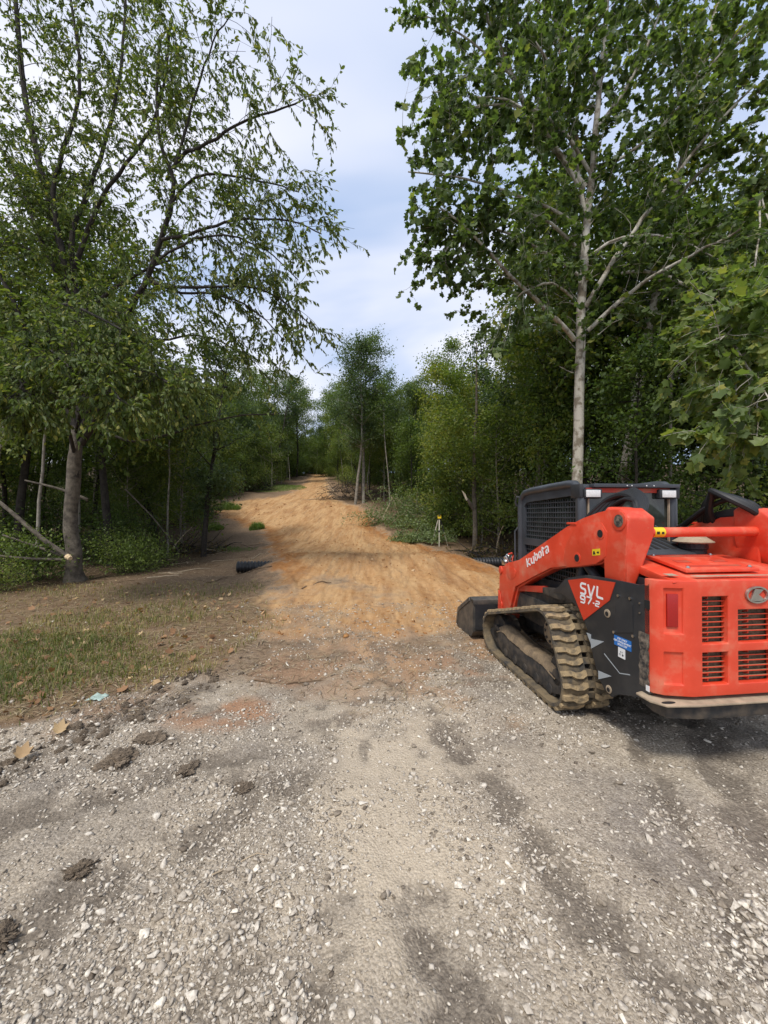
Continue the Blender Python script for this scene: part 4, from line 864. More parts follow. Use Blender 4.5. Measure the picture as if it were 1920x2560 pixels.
# straw and dead stems lying flat over the scraped brown soil
n = 60000; y = 3.4+rng.random(n)**1.2*14; x = rng.uniform(-1, 1, n)*(y*1.0); cz = zones(x, y); k = (rng.random(n) < (cz[1]*.8+cz[6]*.7)*(1-cz[0]*.95)*(1-cz[5]*.2)*.6)&(x < 3); x, y = x[k], y[k]; n = len(x)
a = rng.uniform(0, math.pi, n); ln = rng.uniform(.03, .13, n)*(1+.05*y); w = rng.uniform(.0012, .003, n)*(1+.12*y)
c = np.stack([x, y, ground_z(x, y)+.006+.012*rng.random(n)], 1); d = np.stack([np.cos(a), np.sin(a), rng.normal(0, .12, n)], 1)*ln[:, None]/2; s = np.stack([-np.sin(a), np.cos(a), 0*a], 1)*w[:, None]; b2 = np.array([0, 0, 1.0])*(ln*.08*rng.random(n))[:, None]
V = np.stack([c-d-s, c-d+s, c+s+b2, c-s+b2, c+d+s*.3, c+d-s*.3], 1).reshape(-1, 3); F1 = np.array([(0, 1, 2, 3), (3, 2, 4, 5)])
M['straw'] = leaf_mat('dead_straw', (.09, .06, .035), (.22, .155, .09), (.40, .32, .20), .1, .8)
tag(big('straw_litter', V, (F1[None]+(np.arange(n)*6)[:, None, None]).reshape(-1, 4), M['straw'], tint=np.repeat(rng.random(n), 6)), 'dead grass stems and straw strewn over the scraped brown soil', 'straw', kind='stuff')
# fallen leaves
M['dryleaf'] = leaf_mat('dry_leaf', (.16, .075, .035), (.34, .19, .095), (.55, .40, .22), .2, .7)
LOBE = np.array([(0, .36, 0), (0, 0, 0), (-.22, .03, .03), (-.50, .14, .10), (-.40, .33, .03), (-.54, .62, .12), (-.27, .68, .02), (0, 1, .10), (.27, .68, .02), (.54, .62, .12), (.40, .33, .03), (.50, .14, .10), (.22, .03, .03)], float)
LOBE_F = np.array([(0, i, i+1 if i < 12 else 1) for i in range(1, 13)])
dl = [big('fallen_leaf', LOBE*np.array([1, 1, s])*np.array([w, 1, 1]), LOBE_F, M['dryleaf'], tint=np.full(13, t), do_link=False) for s, w, t in ((1.6, 1, .35), (-1.3, .9, .65), (2.4, .75, .9), (.8, 1.05, .5), (-2, .7, .2))]
fx, fy = [], []
while len(fx) < 290:
    y = 3.3+rng.random()**1.3*7.2; x = rng.uniform(-1.02*y, 0); v_ = float(verge_sd(np.array([x]), np.array([y]))[0])
    if v_ > .1 and rng.random() < (.9 if v_ > .8 else .4): fx.append(x); fy.append(y)
fz = ground_z(np.array(fx), np.array(fy))
for i, (x, y, z) in enumerate(zip(fx, fy, fz)):
    o = bpy.data.objects.new('fallen_leaf', dl[rng.integers(5)]); link(o); s = rng.uniform(.05, .105); o.scale = (s, s, s); o.location = (x, y, z+.02+.02*rng.random()); o.rotation_euler = (rng.normal(0, .45), rng.normal(0, .45), rng.uniform(0, 6.28))
    tag(o, 'dry brown fallen leaf lying on the left grass verge', 'leaf', 'fallen leaves on the left verge')
# bigger curled leaves by the gravel edge
for x, y, s, lab in ((-2.62, 3.10, .13, 'large curled tan leaf at the left edge where grass meets dark soil'), (-2.62, 2.78, .13, 'large tan leaf on dark soil at the far left picture edge'), (-2.15, 4.25, .13, 'curled rusty brown leaf on the green grass near the gravel edge')):
    o = bpy.data.objects.new('fallen_leaf', dl[2]); link(o); o.scale = (s, s, s); o.location = (x, y, gz(x, y)+.045); o.rotation_euler = (.35, .3, x*7); tag(o, lab, 'leaf')
# scrap of pale green plastic sheet
u = np.linspace(0, 1, 9); U, W_ = np.meshgrid(u, u); z = .05*(fbm(U*4, W_*4, 9)-.3)*np.sin(np.pi*U)*1.6
q = np.arange(64)+np.arange(64)//8; Fq = np.stack([q, q+1, q+10, q+9], 1)
M['scrap'] = mat('pale_plastic', (.36, .46, .40), .5, var=.2, scale=20)
pl_ = big('plastic_scrap', np.stack([(U-.5)*.15+.02*(fbm(U*5, W_*5, 2)-.5), (W_-.5)*.12, z], -1).reshape(-1, 3), Fq, M['scrap'], smooth=True)
pl_.location = (-2.72, 3.66, gz(-2.72, 3.66)+.02); pl_.modifiers.new('thickness', 'SOLIDIFY').thickness = .002; tag(pl_, 'crumpled pale green plastic scrap at the edge of the grass', 'litter')
# twigs on the ground
M['twig'] = mat('dead_twig', (.16, .105, .06), .95, var=.3, scale=12); M['palewood'] = mat('pale_wood', (.42, .33, .22), .9, var=.3, scale=10)
def ground_stick(x, y, l, a, r, lab, cat='stick', m='twig', bend=.15, grp=None):
    t = np.linspace(-.5, .5, 8); px_ = x+t*l*math.cos(a)-bend*l*(.25-t*t)*math.sin(a); py_ = y+t*l*math.sin(a)+bend*l*(.25-t*t)*math.cos(a)
    P_ = np.stack([px_, py_, ground_z(px_, py_)+r*.8+.01*np.sin(t*9)], 1); v_, f_ = tube(P_, np.linspace(r, r*.55, 8), 6)
    return tag(pyobj('stick', [(v_, f_)], M[m], smooth=True), lab, cat, grp)
ground_stick(-1.0, 4.1, .75, .05, .011, 'thin bent brown stick lying across the drive at the soil edge', bend=-.35)
ground_stick(-1.6, 9.2, .8, .7, .018, 'long thin stick on the orange dirt left of the drive centre')
ground_stick(-.70, 1.95, .30, .5, .004, 'tiny pale grass root strand on the gravel', m='palewood', bend=.5)
ground_stick(-6.3, 11.0, .8, .6, .025, 'pale broken stick on brown soil near the left tree', m='palewood')
for k in range(44):
    yy = rng.uniform(9.5, 19); xx = rng.uniform(-9.2, float(np.interp(yy, _ry, _rl))-.4)
    ground_stick(xx, yy, rng.uniform(.3, 1.3), rng.uniform(0, 3.1), rng.uniform(.008, .022), 'small dead stick on the cleared brown strip left of the road', m=('palewood' if k % 3 == 0 else 'twig'), bend=rng.uniform(-.4, .4), grp='sticks on the cleared strip')
# ================================================================ trees
M['bark'] = mat('grey_bark', (.055, .045, .034), .95, col2=(.17, .145, .11), scale=7, bump=.8, bscale=25)
M['bark_dark'] = mat('dark_bark', (.018, .015, .012), .95, col2=(.05, .042, .033), scale=9, bump=.6, bscale=30)
M['bark_syc'] = mat('sycamore_bark', (.19, .16, .115), .85, col2=(.46, .43, .36), scale=3.4, ramp=(.42, .52), bump=.25, bscale=30)
M['bark_pale'] = mat('pale_bark', (.17, .15, .12), .9, col2=(.34, .31, .26), scale=6, bump=.4)
M['leaf_left'] = leaf_mat('leaf_left', (.044, .074, .020), (.130, .178, .046), (.34, .32, .08), .42)
M['leaf_syc'] = leaf_mat('leaf_sycamore', (.060, .098, .034), (.155, .215, .064), (.36, .34, .08), .45)
M['leaf_wood'] = leaf_mat('leaf_wood', (.046, .082, .020), (.130, .188, .042), (.30, .30, .065), .40)
M['leaf_blue'] = leaf_mat('leaf_grey_green', (.048, .080, .034), (.115, .165, .064), (.24, .26, .085), .38)
M['leaf_light'] = leaf_mat('leaf_light', (.075, .120, .026), (.175, .230, .052), (.33, .33, .09), .35)
M['leaf_brown'] = leaf_mat('leaf_withered', (.07, .045, .02), (.14, .10, .035), (.10, .12, .03), .3)
M['leaf_pale'] = leaf_mat('leaf_cut_pale', (.11, .16, .06), (.21, .27, .12), (.34, .36, .18), .3)
OVAL = np.array([(0, 0, 0), (-.20, .30, .06), (.20, .30, .06), (-.17, .65, .02), (.17, .65, .02), (0, .45, -.02), (0, 1, -.10)]); OVAL_F = np.array([(0, 5, 1), (0, 2, 5), (1, 5, 3), (2, 4, 5), (3, 5, 6), (5, 4, 6)])
DIAM = np.array([(0, 0, 0), (-.30, .45, .07), (0, 1, -.06), (.30, .45, .07)]); DIAM_F = np.array([(0, 3, 2, 1)])
def unit(v): return v/(np.linalg.norm(v, axis=-1, keepdims=True)+1e-9)
def leaf_frames(P, D, droop, r):
    n = len(P); A = unit(D+r.normal(0, .55, (n, 3))+np.array([0, 0, -droop])); Nn = r.normal(0, .55, (n, 3))+np.array([0, 0, 1.0]); Nn = unit(Nn-(Nn*A).sum(1, keepdims=True)*A); B = np.cross(A, Nn); return A, B, Nn
def leaf_arrays(P, A, B, Nn, S, T, F_):
    rl = np.random.default_rng(len(P)); wx = rl.uniform(.7, 1.2, len(P))[:, None, None]; wz = rl.normal(.9, 1.1, len(P))[:, None, None]
    V = P[:, None]+S[:, None, None]*(T[None, :, 0:1]*wx*B[:, None]+T[None, :, 1:2]*A[:, None]+T[None, :, 2:3]*wz*Nn[:, None])
    return V.reshape(-1, 3), (F_[None]+(np.arange(len(P))*len(T))[:, None, None]).reshape(-1, F_.shape[1])
class Wood:
    def __init__(s): s.V = []; s.F = []; s.n = 0
    def add(s, P, R, k):
        v, f = tube_np(P, R, k); s.V.append(v); s.F.append(f+s.n); s.n += len(v)
    def arrays(s): return np.concatenate(s.V), np.concatenate(s.F)
def wander(p, d, l, n, r, wob, pull):
    """polyline from p along d; pull bends it (negative = droops)"""
    d = unit(np.array(d, float)); P = [np.array(p, float)]; st = l/n
    for i in range(n):
        d = unit(d+r.normal(0, wob, 3)+np.array([0, 0, pull])); P.append(P[-1]+d*st)
    return np.array(P)
def cam_xy(P):
    d = np.maximum(P[:, 1], .1); return P[:, 0]/d, (P[:, 2]-1.76)/d
def hero_tree(name, label, limbs, bark, leafm, T, TF, lsize, dens, seed, base=None, sec_len=(.7, 2.0), droop=.7, tw_pull=-.10, keep=None, tint_mu=.42, gap=.30, n_tw=(4, 8)):
    r = np.random.default_rng(seed); root = empty(name, base); tag(root, label, 'tree'); b0 = np.array(base)
    LP, LD_ = [], []; twigs = Wood()
    for (pts, rad_, kind) in limbs:
        Q = smooth_line(pts); Q[1:-1] += r.normal(0, .012, Q[1:-1].shape)
        nQ = len(Q); rr = rad_*np.linspace(1, .32 if kind != 'trunk' else .28, nQ)**1.0
        if kind == 'trunk': rr[:3] *= np.array([1.35, 1.15, 1.05])
        W_ = Wood(); W_.add(Q-b0, rr, 10 if rad_ > .1 else 7); v, f = W_.arrays()
        big('trunk' if kind == 'trunk' else 'limb', v, f, bark, root, smooth=True)
        seg = np.linalg.norm(np.diff(Q, axis=0), axis=1); cl = np.concatenate([[0], np.cumsum(seg)]); tot = cl[-1]
        s0 = {'trunk': .30, 'up': .25, 'near': .45, 'hang': .3, 'bare': .8}.get(kind, .16)*tot; s = s0
        g = {'bare': .8, 'near': gap*.55, 'hang': gap*1.0}.get(kind, gap)
        while s < tot:
            p = np.array([np.interp(s, cl, Q[:, i]) for i in range(3)]); p2 = np.array([np.interp(min(s+.1, tot), cl, Q[:, i]) for i in range(3)]); tg = unit(p2-p+1e-6)
            side_ = r.normal(0, 1, 3); side_ -= side_@tg*tg; side_ = unit(side_)
            fr_ = s/tot; l = r.uniform(*sec_len)*(1.05-.45*fr_)*(.6 if kind == 'near' else 1)
            sp = wander(p, tg*.75+side_*.9+np.array([0, 0, .15]), l, 6, r, .16, tw_pull*.5)
            twigs.add(sp-b0, np.linspace(max(.006, .10*rad_), .004, 7), 4)
            for k in range(r.integers(*n_tw)):
                j = r.uniform(.2, 1)*6; q = np.array([np.interp(j, range(7), sp[:, i]) for i in range(3)]); td = unit(sp[min(6, int(j)+1)]-sp[int(j)-(int(j) == 6)]+1e-6)
                tw = wander(q, td+r.normal(0, .7, 3), r.uniform(.25, .75), 4, r, .15, tw_pull)
                twigs.add(tw-b0, np.linspace(.0042, .002, 5), 3)
                m_ = max(2, int(r.poisson(dens)))
                if kind == 'bare' and r.random() < .6: m_ = 1
                jj = r.uniform(.1, 4, m_); LP.append(np.stack([np.interp(jj, range(5), tw[:, i]) for i in range(3)], 1)); LD_.append(np.repeat(unit(tw[-1]-tw[0])[None], m_, 0))
            s += g*r.uniform(.6, 1.4)
    v, f = twigs.arrays(); tag(big('twigs', v, f, bark, root), kind='stuff')
    P = np.concatenate(LP); D = np.concatenate(LD_)
    if keep is not None: k_ = keep(P); P, D = P[k_], D[k_]
    A, B, Nn = leaf_frames(P, D, droop, r); n = len(P); S = lsize*r.uniform(.5, 1.3, n); ti = np.clip(r.normal(tint_mu, .17, n)+(r.random(n) < .02)*.5, 0, 1)
    u_, v_ = cam_xy(P); vis = (np.abs(u_) < .98)&(np.abs(v_) < 1.32)&(P[:, 1] > 1); app = np.where(vis, S/np.maximum(P[:, 1], 1), 0); top = np.argsort(-app)[:300]; rest_ = np.ones(n, bool); rest_[top] = False
    v, f = leaf_arrays(P[rest_]-b0, A[rest_], B[rest_], Nn[rest_], S[rest_], T, TF)
    tag(big('crown', v, f, leafm, root, tint=np.repeat(ti[rest_], len(T))), kind='stuff')
    mes = [big('leaf', T*np.array([1, 1, z]), TF, leafm, tint=np.full(len(T), t), do_link=False) for z, t in ((1, .2), (1.6, .35), (.6, .45), (1.3, .55), (-.8, .7))]
    for i in top:
        o = bpy.data.objects.new('leaf', mes[int(np.clip(ti[i]*5, 0, 4))]); link(o, root); R3 = np.stack([B[i], A[i], Nn[i]], 1)*S[i]; p = P[i]-b0
        o.matrix_local = Matrix([list(R3[0])+[p[0]], list(R3[1])+[p[1]], list(R3[2])+[p[2]], [0, 0, 0, 1]])
    print(name, 'leaves', n); return root
LEFT_LIMBS=[
 ([(-8.37, 10.4, 2.77), (-8.36, 10.42, 3.91), (-8.27, 10.44, 4.35), (-8.41, 10.47, 6.54), (-8.61, 10.49, 8.07), (-9.22, 10.51, 10.65), (-9.7, 10.53, 12.01), (-10.06, 10.56, 14.1), (-10.23, 10.58, 16.08), (-10.37, 10.6, 17.46)],0.17,'up'),
 ([(-8.54, 10.4, 8.02), (-8.67, 10.31, 8.91), (-8.97, 10.23, 10.41), (-8.54, 10.14, 11.45), (-8.05, 10.06, 12.41), (-7.92, 9.97, 13.72), (-8.17, 9.89, 15.14), (-8.15, 9.8, 16.28)],0.09,''),
 ([(-8.54, 10.4, 8.02), (-8.14, 10.29, 8.89), (-7.76, 10.17, 9.74), (-7.24, 10.06, 10.45), (-6.75, 9.94, 10.83), (-5.97, 9.83, 11.63), (-5.51, 9.71, 13.06), (-5.35, 9.6, 14.35)],0.085,''),
 ([(-8.24, 10.4, 5.97), (-8.42, 10.46, 8.19), (-8.72, 10.53, 9.56), (-8.2, 10.59, 10.58), (-7.93, 10.65, 11.61), (-7.66, 10.71, 12.84), (-7.39, 10.78, 14.49), (-7.38, 10.84, 16.43), (-7.4, 10.9, 17.91)],0.1,''),
 ([(-8.28, 10.4, 4.01), (-8.93, 10.32, 5.29), (-9.46, 10.24, 6.38), (-9.81, 10.16, 7.45), (-10.11, 10.08, 8.13), (-10.67, 10.0, 9.37)],0.11,''),
 ([(-8.69, 10.4, 7.93), (-9.68, 10.6, 9.75), (-10.07, 10.8, 10.69), (-11.06, 11.0, 12.27), (-11.75, 11.2, 13.95)],0.08,''),
 ([(-8.13, 10.3, 3.66), (-7.41, 10.19, 4.71), (-6.94, 10.08, 6.37), (-6.65, 9.97, 7.15), (-6.02, 9.86, 7.88), (-5.66, 9.75, 8.99), (-5.31, 9.64, 9.62), (-5.25, 9.53, 10.4), (-5.53, 9.42, 10.72), (-5.57, 9.31, 11.9), (-5.41, 9.2, 13.24)],0.115,''),
 ([(-5.15, 9.35, 10.24), (-4.81, 9.24, 10.59), (-4.2, 9.13, 10.59), (-3.6, 9.02, 10.99), (-2.49, 8.91, 11.25), (-1.86, 8.8, 11.35)],0.06,''),
 ([(-5.15, 9.35, 10.24), (-4.76, 9.26, 11.35), (-4.43, 9.18, 12.33), (-4.1, 9.09, 13.1), (-3.64, 9.0, 13.56)],0.045,''),
 ([(-5.42, 9.5, 9.19), (-4.69, 9.32, 10.22), (-3.49, 9.15, 9.83), (-2.55, 8.98, 9.57), (-1.96, 8.8, 9.2)],0.045,''),
 ([(-5.57, 9.6, 8.67), (-4.85, 9.47, 8.67), (-4.12, 9.33, 8.86), (-3.39, 9.2, 8.92), (-2.74, 9.07, 8.79), (-1.94, 8.93, 8.6), (-1.44, 8.8, 8.23)],0.05,''),
 ([(-5.67, 9.6, 8.16), (-4.74, 9.45, 8.66), (-3.5, 9.3, 8.6), (-2.58, 9.15, 7.96), (-2.02, 9.0, 7.29)],0.04,''),
 ([(-5.98, 9.7, 7.67), (-5.18, 9.54, 7.42), (-4.3, 9.38, 7.34), (-3.23, 9.22, 7.31), (-2.52, 9.06, 6.99), (-1.72, 8.9, 6.2)],0.055,''),
 ([(-5.88, 9.7, 7.72), (-5.11, 9.6, 7.25), (-4.13, 9.5, 7.31), (-3.46, 9.4, 6.96), (-2.85, 9.3, 6.51), (-2.38, 9.2, 5.9)],0.045,''),
 ([(-6.72, 9.9, 6.6), (-5.71, 9.78, 6.12), (-4.93, 9.65, 6.37), (-3.98, 9.53, 6.11), (-3.14, 9.4, 5.47)],0.045,''),
 ([(-7.49, 10.3, 3.99), (-6.69, 10.2, 3.63), (-5.92, 10.1, 3.78), (-4.95, 10.0, 4.13), (-3.59, 9.9, 4.35), (-2.65, 9.8, 4.36)],0.05,'bare'),
 ([(-8.2, 10.3, 3.78), (-7.01, 9.48, 5.0), (-5.95, 8.65, 5.26), (-4.73, 7.83, 4.68), (-3.87, 7.0, 4.15)],0.06,'near'),
 ([(-8.31, 10.3, 3.45), (-8.04, 9.52, 4.62), (-7.56, 8.74, 5.02), (-7.05, 7.96, 4.73), (-6.74, 7.18, 4.21), (-6.27, 6.4, 3.68)],0.06,'near'),
 ([(-8.26, 10.3, 3.99), (-7.23, 9.38, 4.97), (-6.35, 8.45, 5.18), (-5.49, 7.53, 4.57), (-4.54, 6.6, 3.74)],0.05,'near'),
]
SYC_LIMBS=[
 ([(5.48, 11.0, 0.25), (5.53, 11.0, 2.65), (5.57, 11.0, 5.06), (5.65, 11.0, 7.25), (5.69, 11.0, 8.59), (5.82, 11.0, 9.92), (5.97, 11.0, 11.26), (6.04, 11.0, 12.07), (6.21, 11.0, 13.96), (6.41, 11.0, 15.97), (6.5, 11.0, 17.35), (6.6, 11.0, 18.53)],0.155,'trunk'),
 ([(5.79, 11.0, 11.19), (5.14, 10.89, 11.83), (4.18, 10.77, 12.78), (3.62, 10.66, 14.03), (3.33, 10.54, 14.35), (2.98, 10.43, 15.05), (2.63, 10.31, 15.72), (2.47, 10.2, 16.44)],0.09,''),
 ([(5.47, 11.0, 6.78), (4.94, 10.76, 7.2), (3.81, 10.52, 7.97), (2.86, 10.28, 8.76), (2.18, 10.04, 9.33), (1.44, 9.8, 9.64)],0.07,''),
 ([(5.78, 11.0, 7.71), (6.26, 10.8, 8.59), (6.93, 10.6, 9.69), (7.55, 10.4, 10.49), (8.66, 10.2, 12.0), (9.72, 10.0, 13.03)],0.08,''),
 ([(5.84, 11.0, 7.04), (6.86, 10.5, 8.01), (7.25, 10.0, 8.14), (8.05, 9.5, 8.4), (8.39, 9.0, 8.49)],0.065,''),
 ([(5.87, 11.0, 10.14), (5.58, 11.1, 11.85), (5.4, 11.2, 13.36), (5.22, 11.3, 15.14), (5.15, 11.4, 16.95), (5.08, 11.5, 18.55)],0.06,''),
 ([(5.82, 11.0, 9.92), (4.7, 10.7, 10.36), (3.16, 10.4, 10.67), (1.8, 10.1, 10.73), (0.62, 9.8, 10.57)],0.05,''),
 ([(5.99, 11.0, 11.53), (4.91, 10.65, 12.79), (3.67, 10.3, 12.86), (2.4, 9.95, 12.49), (1.61, 9.6, 11.7)],0.05,''),
 ([(5.69, 11.0, 8.59), (4.38, 10.75, 9.27), (2.97, 10.5, 9.76), (1.72, 10.25, 9.24), (1.36, 10.0, 8.01)],0.045,''),
 ([(6.11, 11.0, 12.8), (6.85, 10.88, 13.83), (7.45, 10.75, 14.94), (7.82, 10.62, 16.14), (8.06, 10.5, 17.09)],0.06,''),
 ([(6.23, 11.0, 14.2), (5.48, 10.87, 15.32), (4.51, 10.73, 15.95), (3.79, 10.6, 16.79)],0.05,''),
 ([(3.6, 10.6, 13.96), (2.62, 10.4, 14.51), (1.82, 10.2, 14.81), (1.11, 10.0, 14.87)],0.035,''),
 ([(2.92, 10.3, 14.5), (2.34, 10.13, 13.65), (1.78, 9.97, 12.82), (1.23, 9.8, 12.64)],0.03,''),
 ([(5.99, 11.0, 11.76), (6.69, 10.65, 11.67), (7.78, 10.3, 12.43), (8.56, 9.95, 13.54), (9.08, 9.6, 14.14)],0.05,''),
]
SYC_LIMBS+=[([(5.5, 11.0, 9.5), (4.3, 10.6, 10.2), (3.0, 10.3, 10.0), (1.8, 10.2, 9.2)], .05, ''), ([(5.6, 11.0, 11.2), (4.4, 10.4, 12.4), (3.2, 10.0, 12.8), (2.2, 9.9, 12.6)], .05, ''), ([(5.4, 11.0, 8.0), (4.6, 10.4, 8.2), (3.6, 10.0, 7.6), (2.9, 9.9, 6.9)], .04, ''), ([(5.6, 11.0, 12.5), (4.8, 10.6, 14.2), (3.6, 10.3, 15.2), (2.6, 10.1, 15.6)], .05, ''), ([(5.6, 11.0, 9.0), (6.6, 10.6, 9.6), (7.8, 10.2, 9.2), (8.8, 10.0, 8.4)], .05, '')]
SYC2_LIMBS=[
 ([(7.53, 12.5, 0.31), (7.66, 12.38, 2.76), (8.06, 12.25, 5.64), (8.65, 12.12, 8.84), (9.0, 12.0, 11.39), (9.36, 11.88, 13.11), (9.78, 11.75, 15.15), (10.14, 11.62, 17.13), (10.41, 11.5, 18.55)],0.17,'trunk'),
 ([(8.66, 12.2, 8.74), (9.26, 11.65, 9.65), (9.75, 11.1, 10.21), (10.38, 10.55, 10.68), (10.79, 10.0, 10.74)],0.06,''),
 ([(7.47, 12.0, 9.35), (7.78, 11.2, 8.95), (7.99, 10.4, 8.15), (8.12, 9.6, 7.13), (7.71, 8.8, 6.21), (7.25, 8.0, 5.46), (6.57, 7.2, 4.67), (5.87, 6.4, 3.68)],0.05,'hang'),
 ([(9.0, 12.0, 11.39), (9.29, 11.38, 11.98), (9.8, 10.75, 11.99), (10.19, 10.12, 11.61), (10.35, 9.5, 11.1)],0.06,''),
 ([(9.38, 11.9, 13.13), (9.0, 11.6, 14.39), (8.54, 11.3, 15.62), (7.86, 11.0, 16.65)],0.05,''),
 ([(9.74, 11.7, 15.09), (10.17, 11.13, 15.41), (10.44, 10.57, 15.39), (10.51, 10.0, 15.09)],0.05,''),
 ([(9.84, 10.0, 10.22), (9.0, 9.16, 8.35), (8.0, 8.32, 6.7), (7.26, 7.48, 5.18), (6.51, 6.64, 3.89), (5.62, 5.8, 2.9)],0.022,'hang'),
 ([(9.84, 10.0, 10.22), (9.46, 9.05, 7.79), (8.2, 8.1, 6.23), (6.72, 7.15, 5.55), (5.43, 6.2, 4.59)],0.02,'hang'),
 ([(5.99, 6.6, 4.81), (5.82, 6.27, 4.3), (5.81, 5.93, 3.85), (5.66, 5.6, 3.38)],0.025,'hang'),
]
# trunk of the left tree, with its swollen foot
_tb = [(-8.45, 10.55, -.25), (-8.42, 10.45, .15), (-8.38, 10.40, .75), (-8.50, 10.40, 1.70), (-8.40, 10.40, 2.60), (-8.36, 10.41, 3.5), (-8.33, 10.42, 4.2)]
LEFT_LIMBS = [(p, r_*.8, k) for p, r_, k in LEFT_LIMBS]; LEFT_LIMBS.insert(0, (_tb, .31, 'trunk0'))
LEFT_LIMBS += [([(-8.3, 10.4, 5.2), (-7.6, 8.8, 5.6), (-6.4, 7.2, 5.0), (-5.4, 6.6, 4.3)], .05, 'near'), ([(-8.4, 10.3, 4.6), (-8.0, 8.6, 4.9), (-7.0, 7.3, 4.4), (-6.2, 6.8, 3.6)], .05, 'near'), ([(-8.4, 10.3, 6.5), (-7.6, 8.8, 6.7), (-6.2, 7.8, 6.0), (-5.0, 7.3, 5.3)], .05, 'near'), ([(-8.2, 10.2, 5.8), (-6.9, 9.6, 6.2), (-5.6, 9.3, 5.6), (-4.4, 9.2, 4.9)], .05, ''), ([(-8.1, 10.3, 4.9), (-7.0, 10.0, 5.2), (-5.8, 10.0, 4.7), (-5.0, 10.0, 4.2)], .045, ''), ([(-8.6, 10.5, 7.0), (-7.6, 10.8, 8.2), (-6.6, 11, 9.0), (-5.6, 11.0, 9.2)], .06, ''), ([(-8.9, 10.5, 8.5), (-10.0, 10.6, 9.3), (-11.2, 10.7, 9.6)], .06, '')]
def hero_left():
    t = hero_tree('broadleaf_tree', 'tall multi-stemmed broadleaf tree with grey trunk at the left, sparse crown over the clearing', LEFT_LIMBS[1:], M['bark_dark'], M['leaf_left'], OVAL, OVAL_F, .108, 15, 21, base=(-8.42, 10.45, gz(-8.42, 10.45)), sec_len=(.8, 2.1), tint_mu=.33, droop=1.0, tw_pull=-.16, gap=.15, n_tw=(5, 10))
    b0 = np.array(t.location); Q = smooth_line(_tb, 5); k = len(Q); rr = np.interp(np.linspace(0, 1, k), [0, .08, .2, .5, .8, 1], [.38, .27, .20, .155, .15, .12])
    v, f = tube_np(Q-b0, rr, 18); nn = fbm(v[:, 0]*5+v[:, 1]*4, v[:, 2]*2.2, 31)-.5; c = np.repeat(Q-b0, 18, 0); v = c+(v-c)*(1+nn[:, None]*.45)
    big('trunk', v, f, M['bark'], t, smooth=True)
    return t
hero_left()
hero_tree('sycamore_tree', 'tall sycamore with pale mottled trunk rising behind the loader', SYC_LIMBS, M['bark_syc'], M['leaf_syc'], LOBE, LOBE_F, .148, 8.2, 33, base=(5.5, 11.0, gz(5.5, 11.0)), sec_len=(.8, 2.2), droop=.8, tw_pull=-.10, tint_mu=.46, gap=.172, n_tw=(5, 9))
hero_tree('sycamore_tree', 'leaning sycamore at the right with low branches hanging over the loader', SYC2_LIMBS, M['bark_syc'], M['leaf_syc'], LOBE, LOBE_F, .16, 9.0, 35, base=(7.5, 12.5, gz(7.5, 12.5)), sec_len=(.8, 2.0), droop=.8, tw_pull=-.10, tint_mu=.48, gap=.18, n_tw=(5, 9))

# ---------------- woodland kinds: each a trunk mesh and a crown mesh, shared by its copies
def wood_kind(seed, h, base, rmax, trunk_r, leafn, lsize, shape, stems=1, lean_=.04, nprim=26, tint_mu=.4, spread=.32):
    r = np.random.default_rng(seed); Wt = Wood(); C_ = []
    for st in range(stems):
        off = r.normal(0, .12*(stems > 1), 3)*np.array([1, 1, 0]); d = np.array([r.normal(0, lean_+.10*(stems > 1)), r.normal(0, lean_+.10*(stems > 1)), 1])
        T_ = wander(off-np.array([0, 0, .3]), d, h*.97*(1 if st == 0 else r.uniform(.7, 1)), 10, r, .035, .03); Wt.add(T_, trunk_r*np.linspace(1, .15, 11)*(1 if st == 0 else .75), 8)
        for i in range(nprim//stems):
            f_ = base+(1-base)*((i+r.random())/(nprim//stems)); p = np.array([np.interp(f_*10, range(11), T_[:, k]) for k in range(3)])
            q = (f_-base)/(1-base); rad_ = rmax*{'oval': math.sqrt(max(.02, 1-(1.7*q-.75)**2/1.0)) if True else 0, 'cone': 1.05-.85*q, 'round': math.sqrt(max(.05, 1-(2*q-1)**2)), 'bush': math.sqrt(max(.06, 1-q*q))}[shape]
            a = r.uniform(0, 2*math.pi); B_ = wander(p, (math.cos(a), math.sin(a), .55-.2*q), rad_*r.uniform(.7, 1.15), 5, r, .14, .02); Wt.add(B_, np.linspace(trunk_r*.28, .008, 6), 4)
            for j in range(5):
                k = r.uniform(1.2, 5); c = np.array([np.interp(k, range(6), B_[:, m_]) for m_ in range(3)]); e = wander(c, unit(B_[-1]-B_[0])+r.normal(0, .6, 3), rad_*.35, 3, r, .2, 0); C_.append(e); Wt.add(e, np.linspace(.010, .004, 4), 3)
    C_ = np.concatenate(C_); n = leafn; i = r.integers(0, len(C_), n); P = C_[i]+r.normal(0, spread, (n, 3))*np.array([1, 1, .75]); ok = P[:, 2] > .05; P = P[ok]; n = len(P)
    A, B, Nn = leaf_frames(P, r.normal(0, .6, (n, 3)), .35, r); S = lsize*r.uniform(.6, 1.3, n); clump = fbm(P[:, 0]*.9+seed, P[:, 2]*.9+P[:, 1]*.7, seed); ti = np.clip(tint_mu+(clump-.5)*.8+r.normal(0, .14, n), 0, 1)
    v, f = leaf_arrays(P, A, B, Nn, S, DIAM, DIAM_F); vt, ft = Wt.arrays()
    return (vt, ft), (v, f, np.repeat(ti, 4))
KINDS = {}
def kind(key, bark, leafm, *a, **k):
    (vt, ft), (v, f, ti) = wood_kind(*a, **k)
    KINDS[key] = (big('trunk', vt, ft, M[bark], smooth=True, do_link=False), big('crown', v, f, M[leafm], tint=ti, do_link=False))
kind('tall_a', 'bark_dark', 'leaf_wood', 101, 12, .30, 2.3, .13, 8500, .16, 'oval')
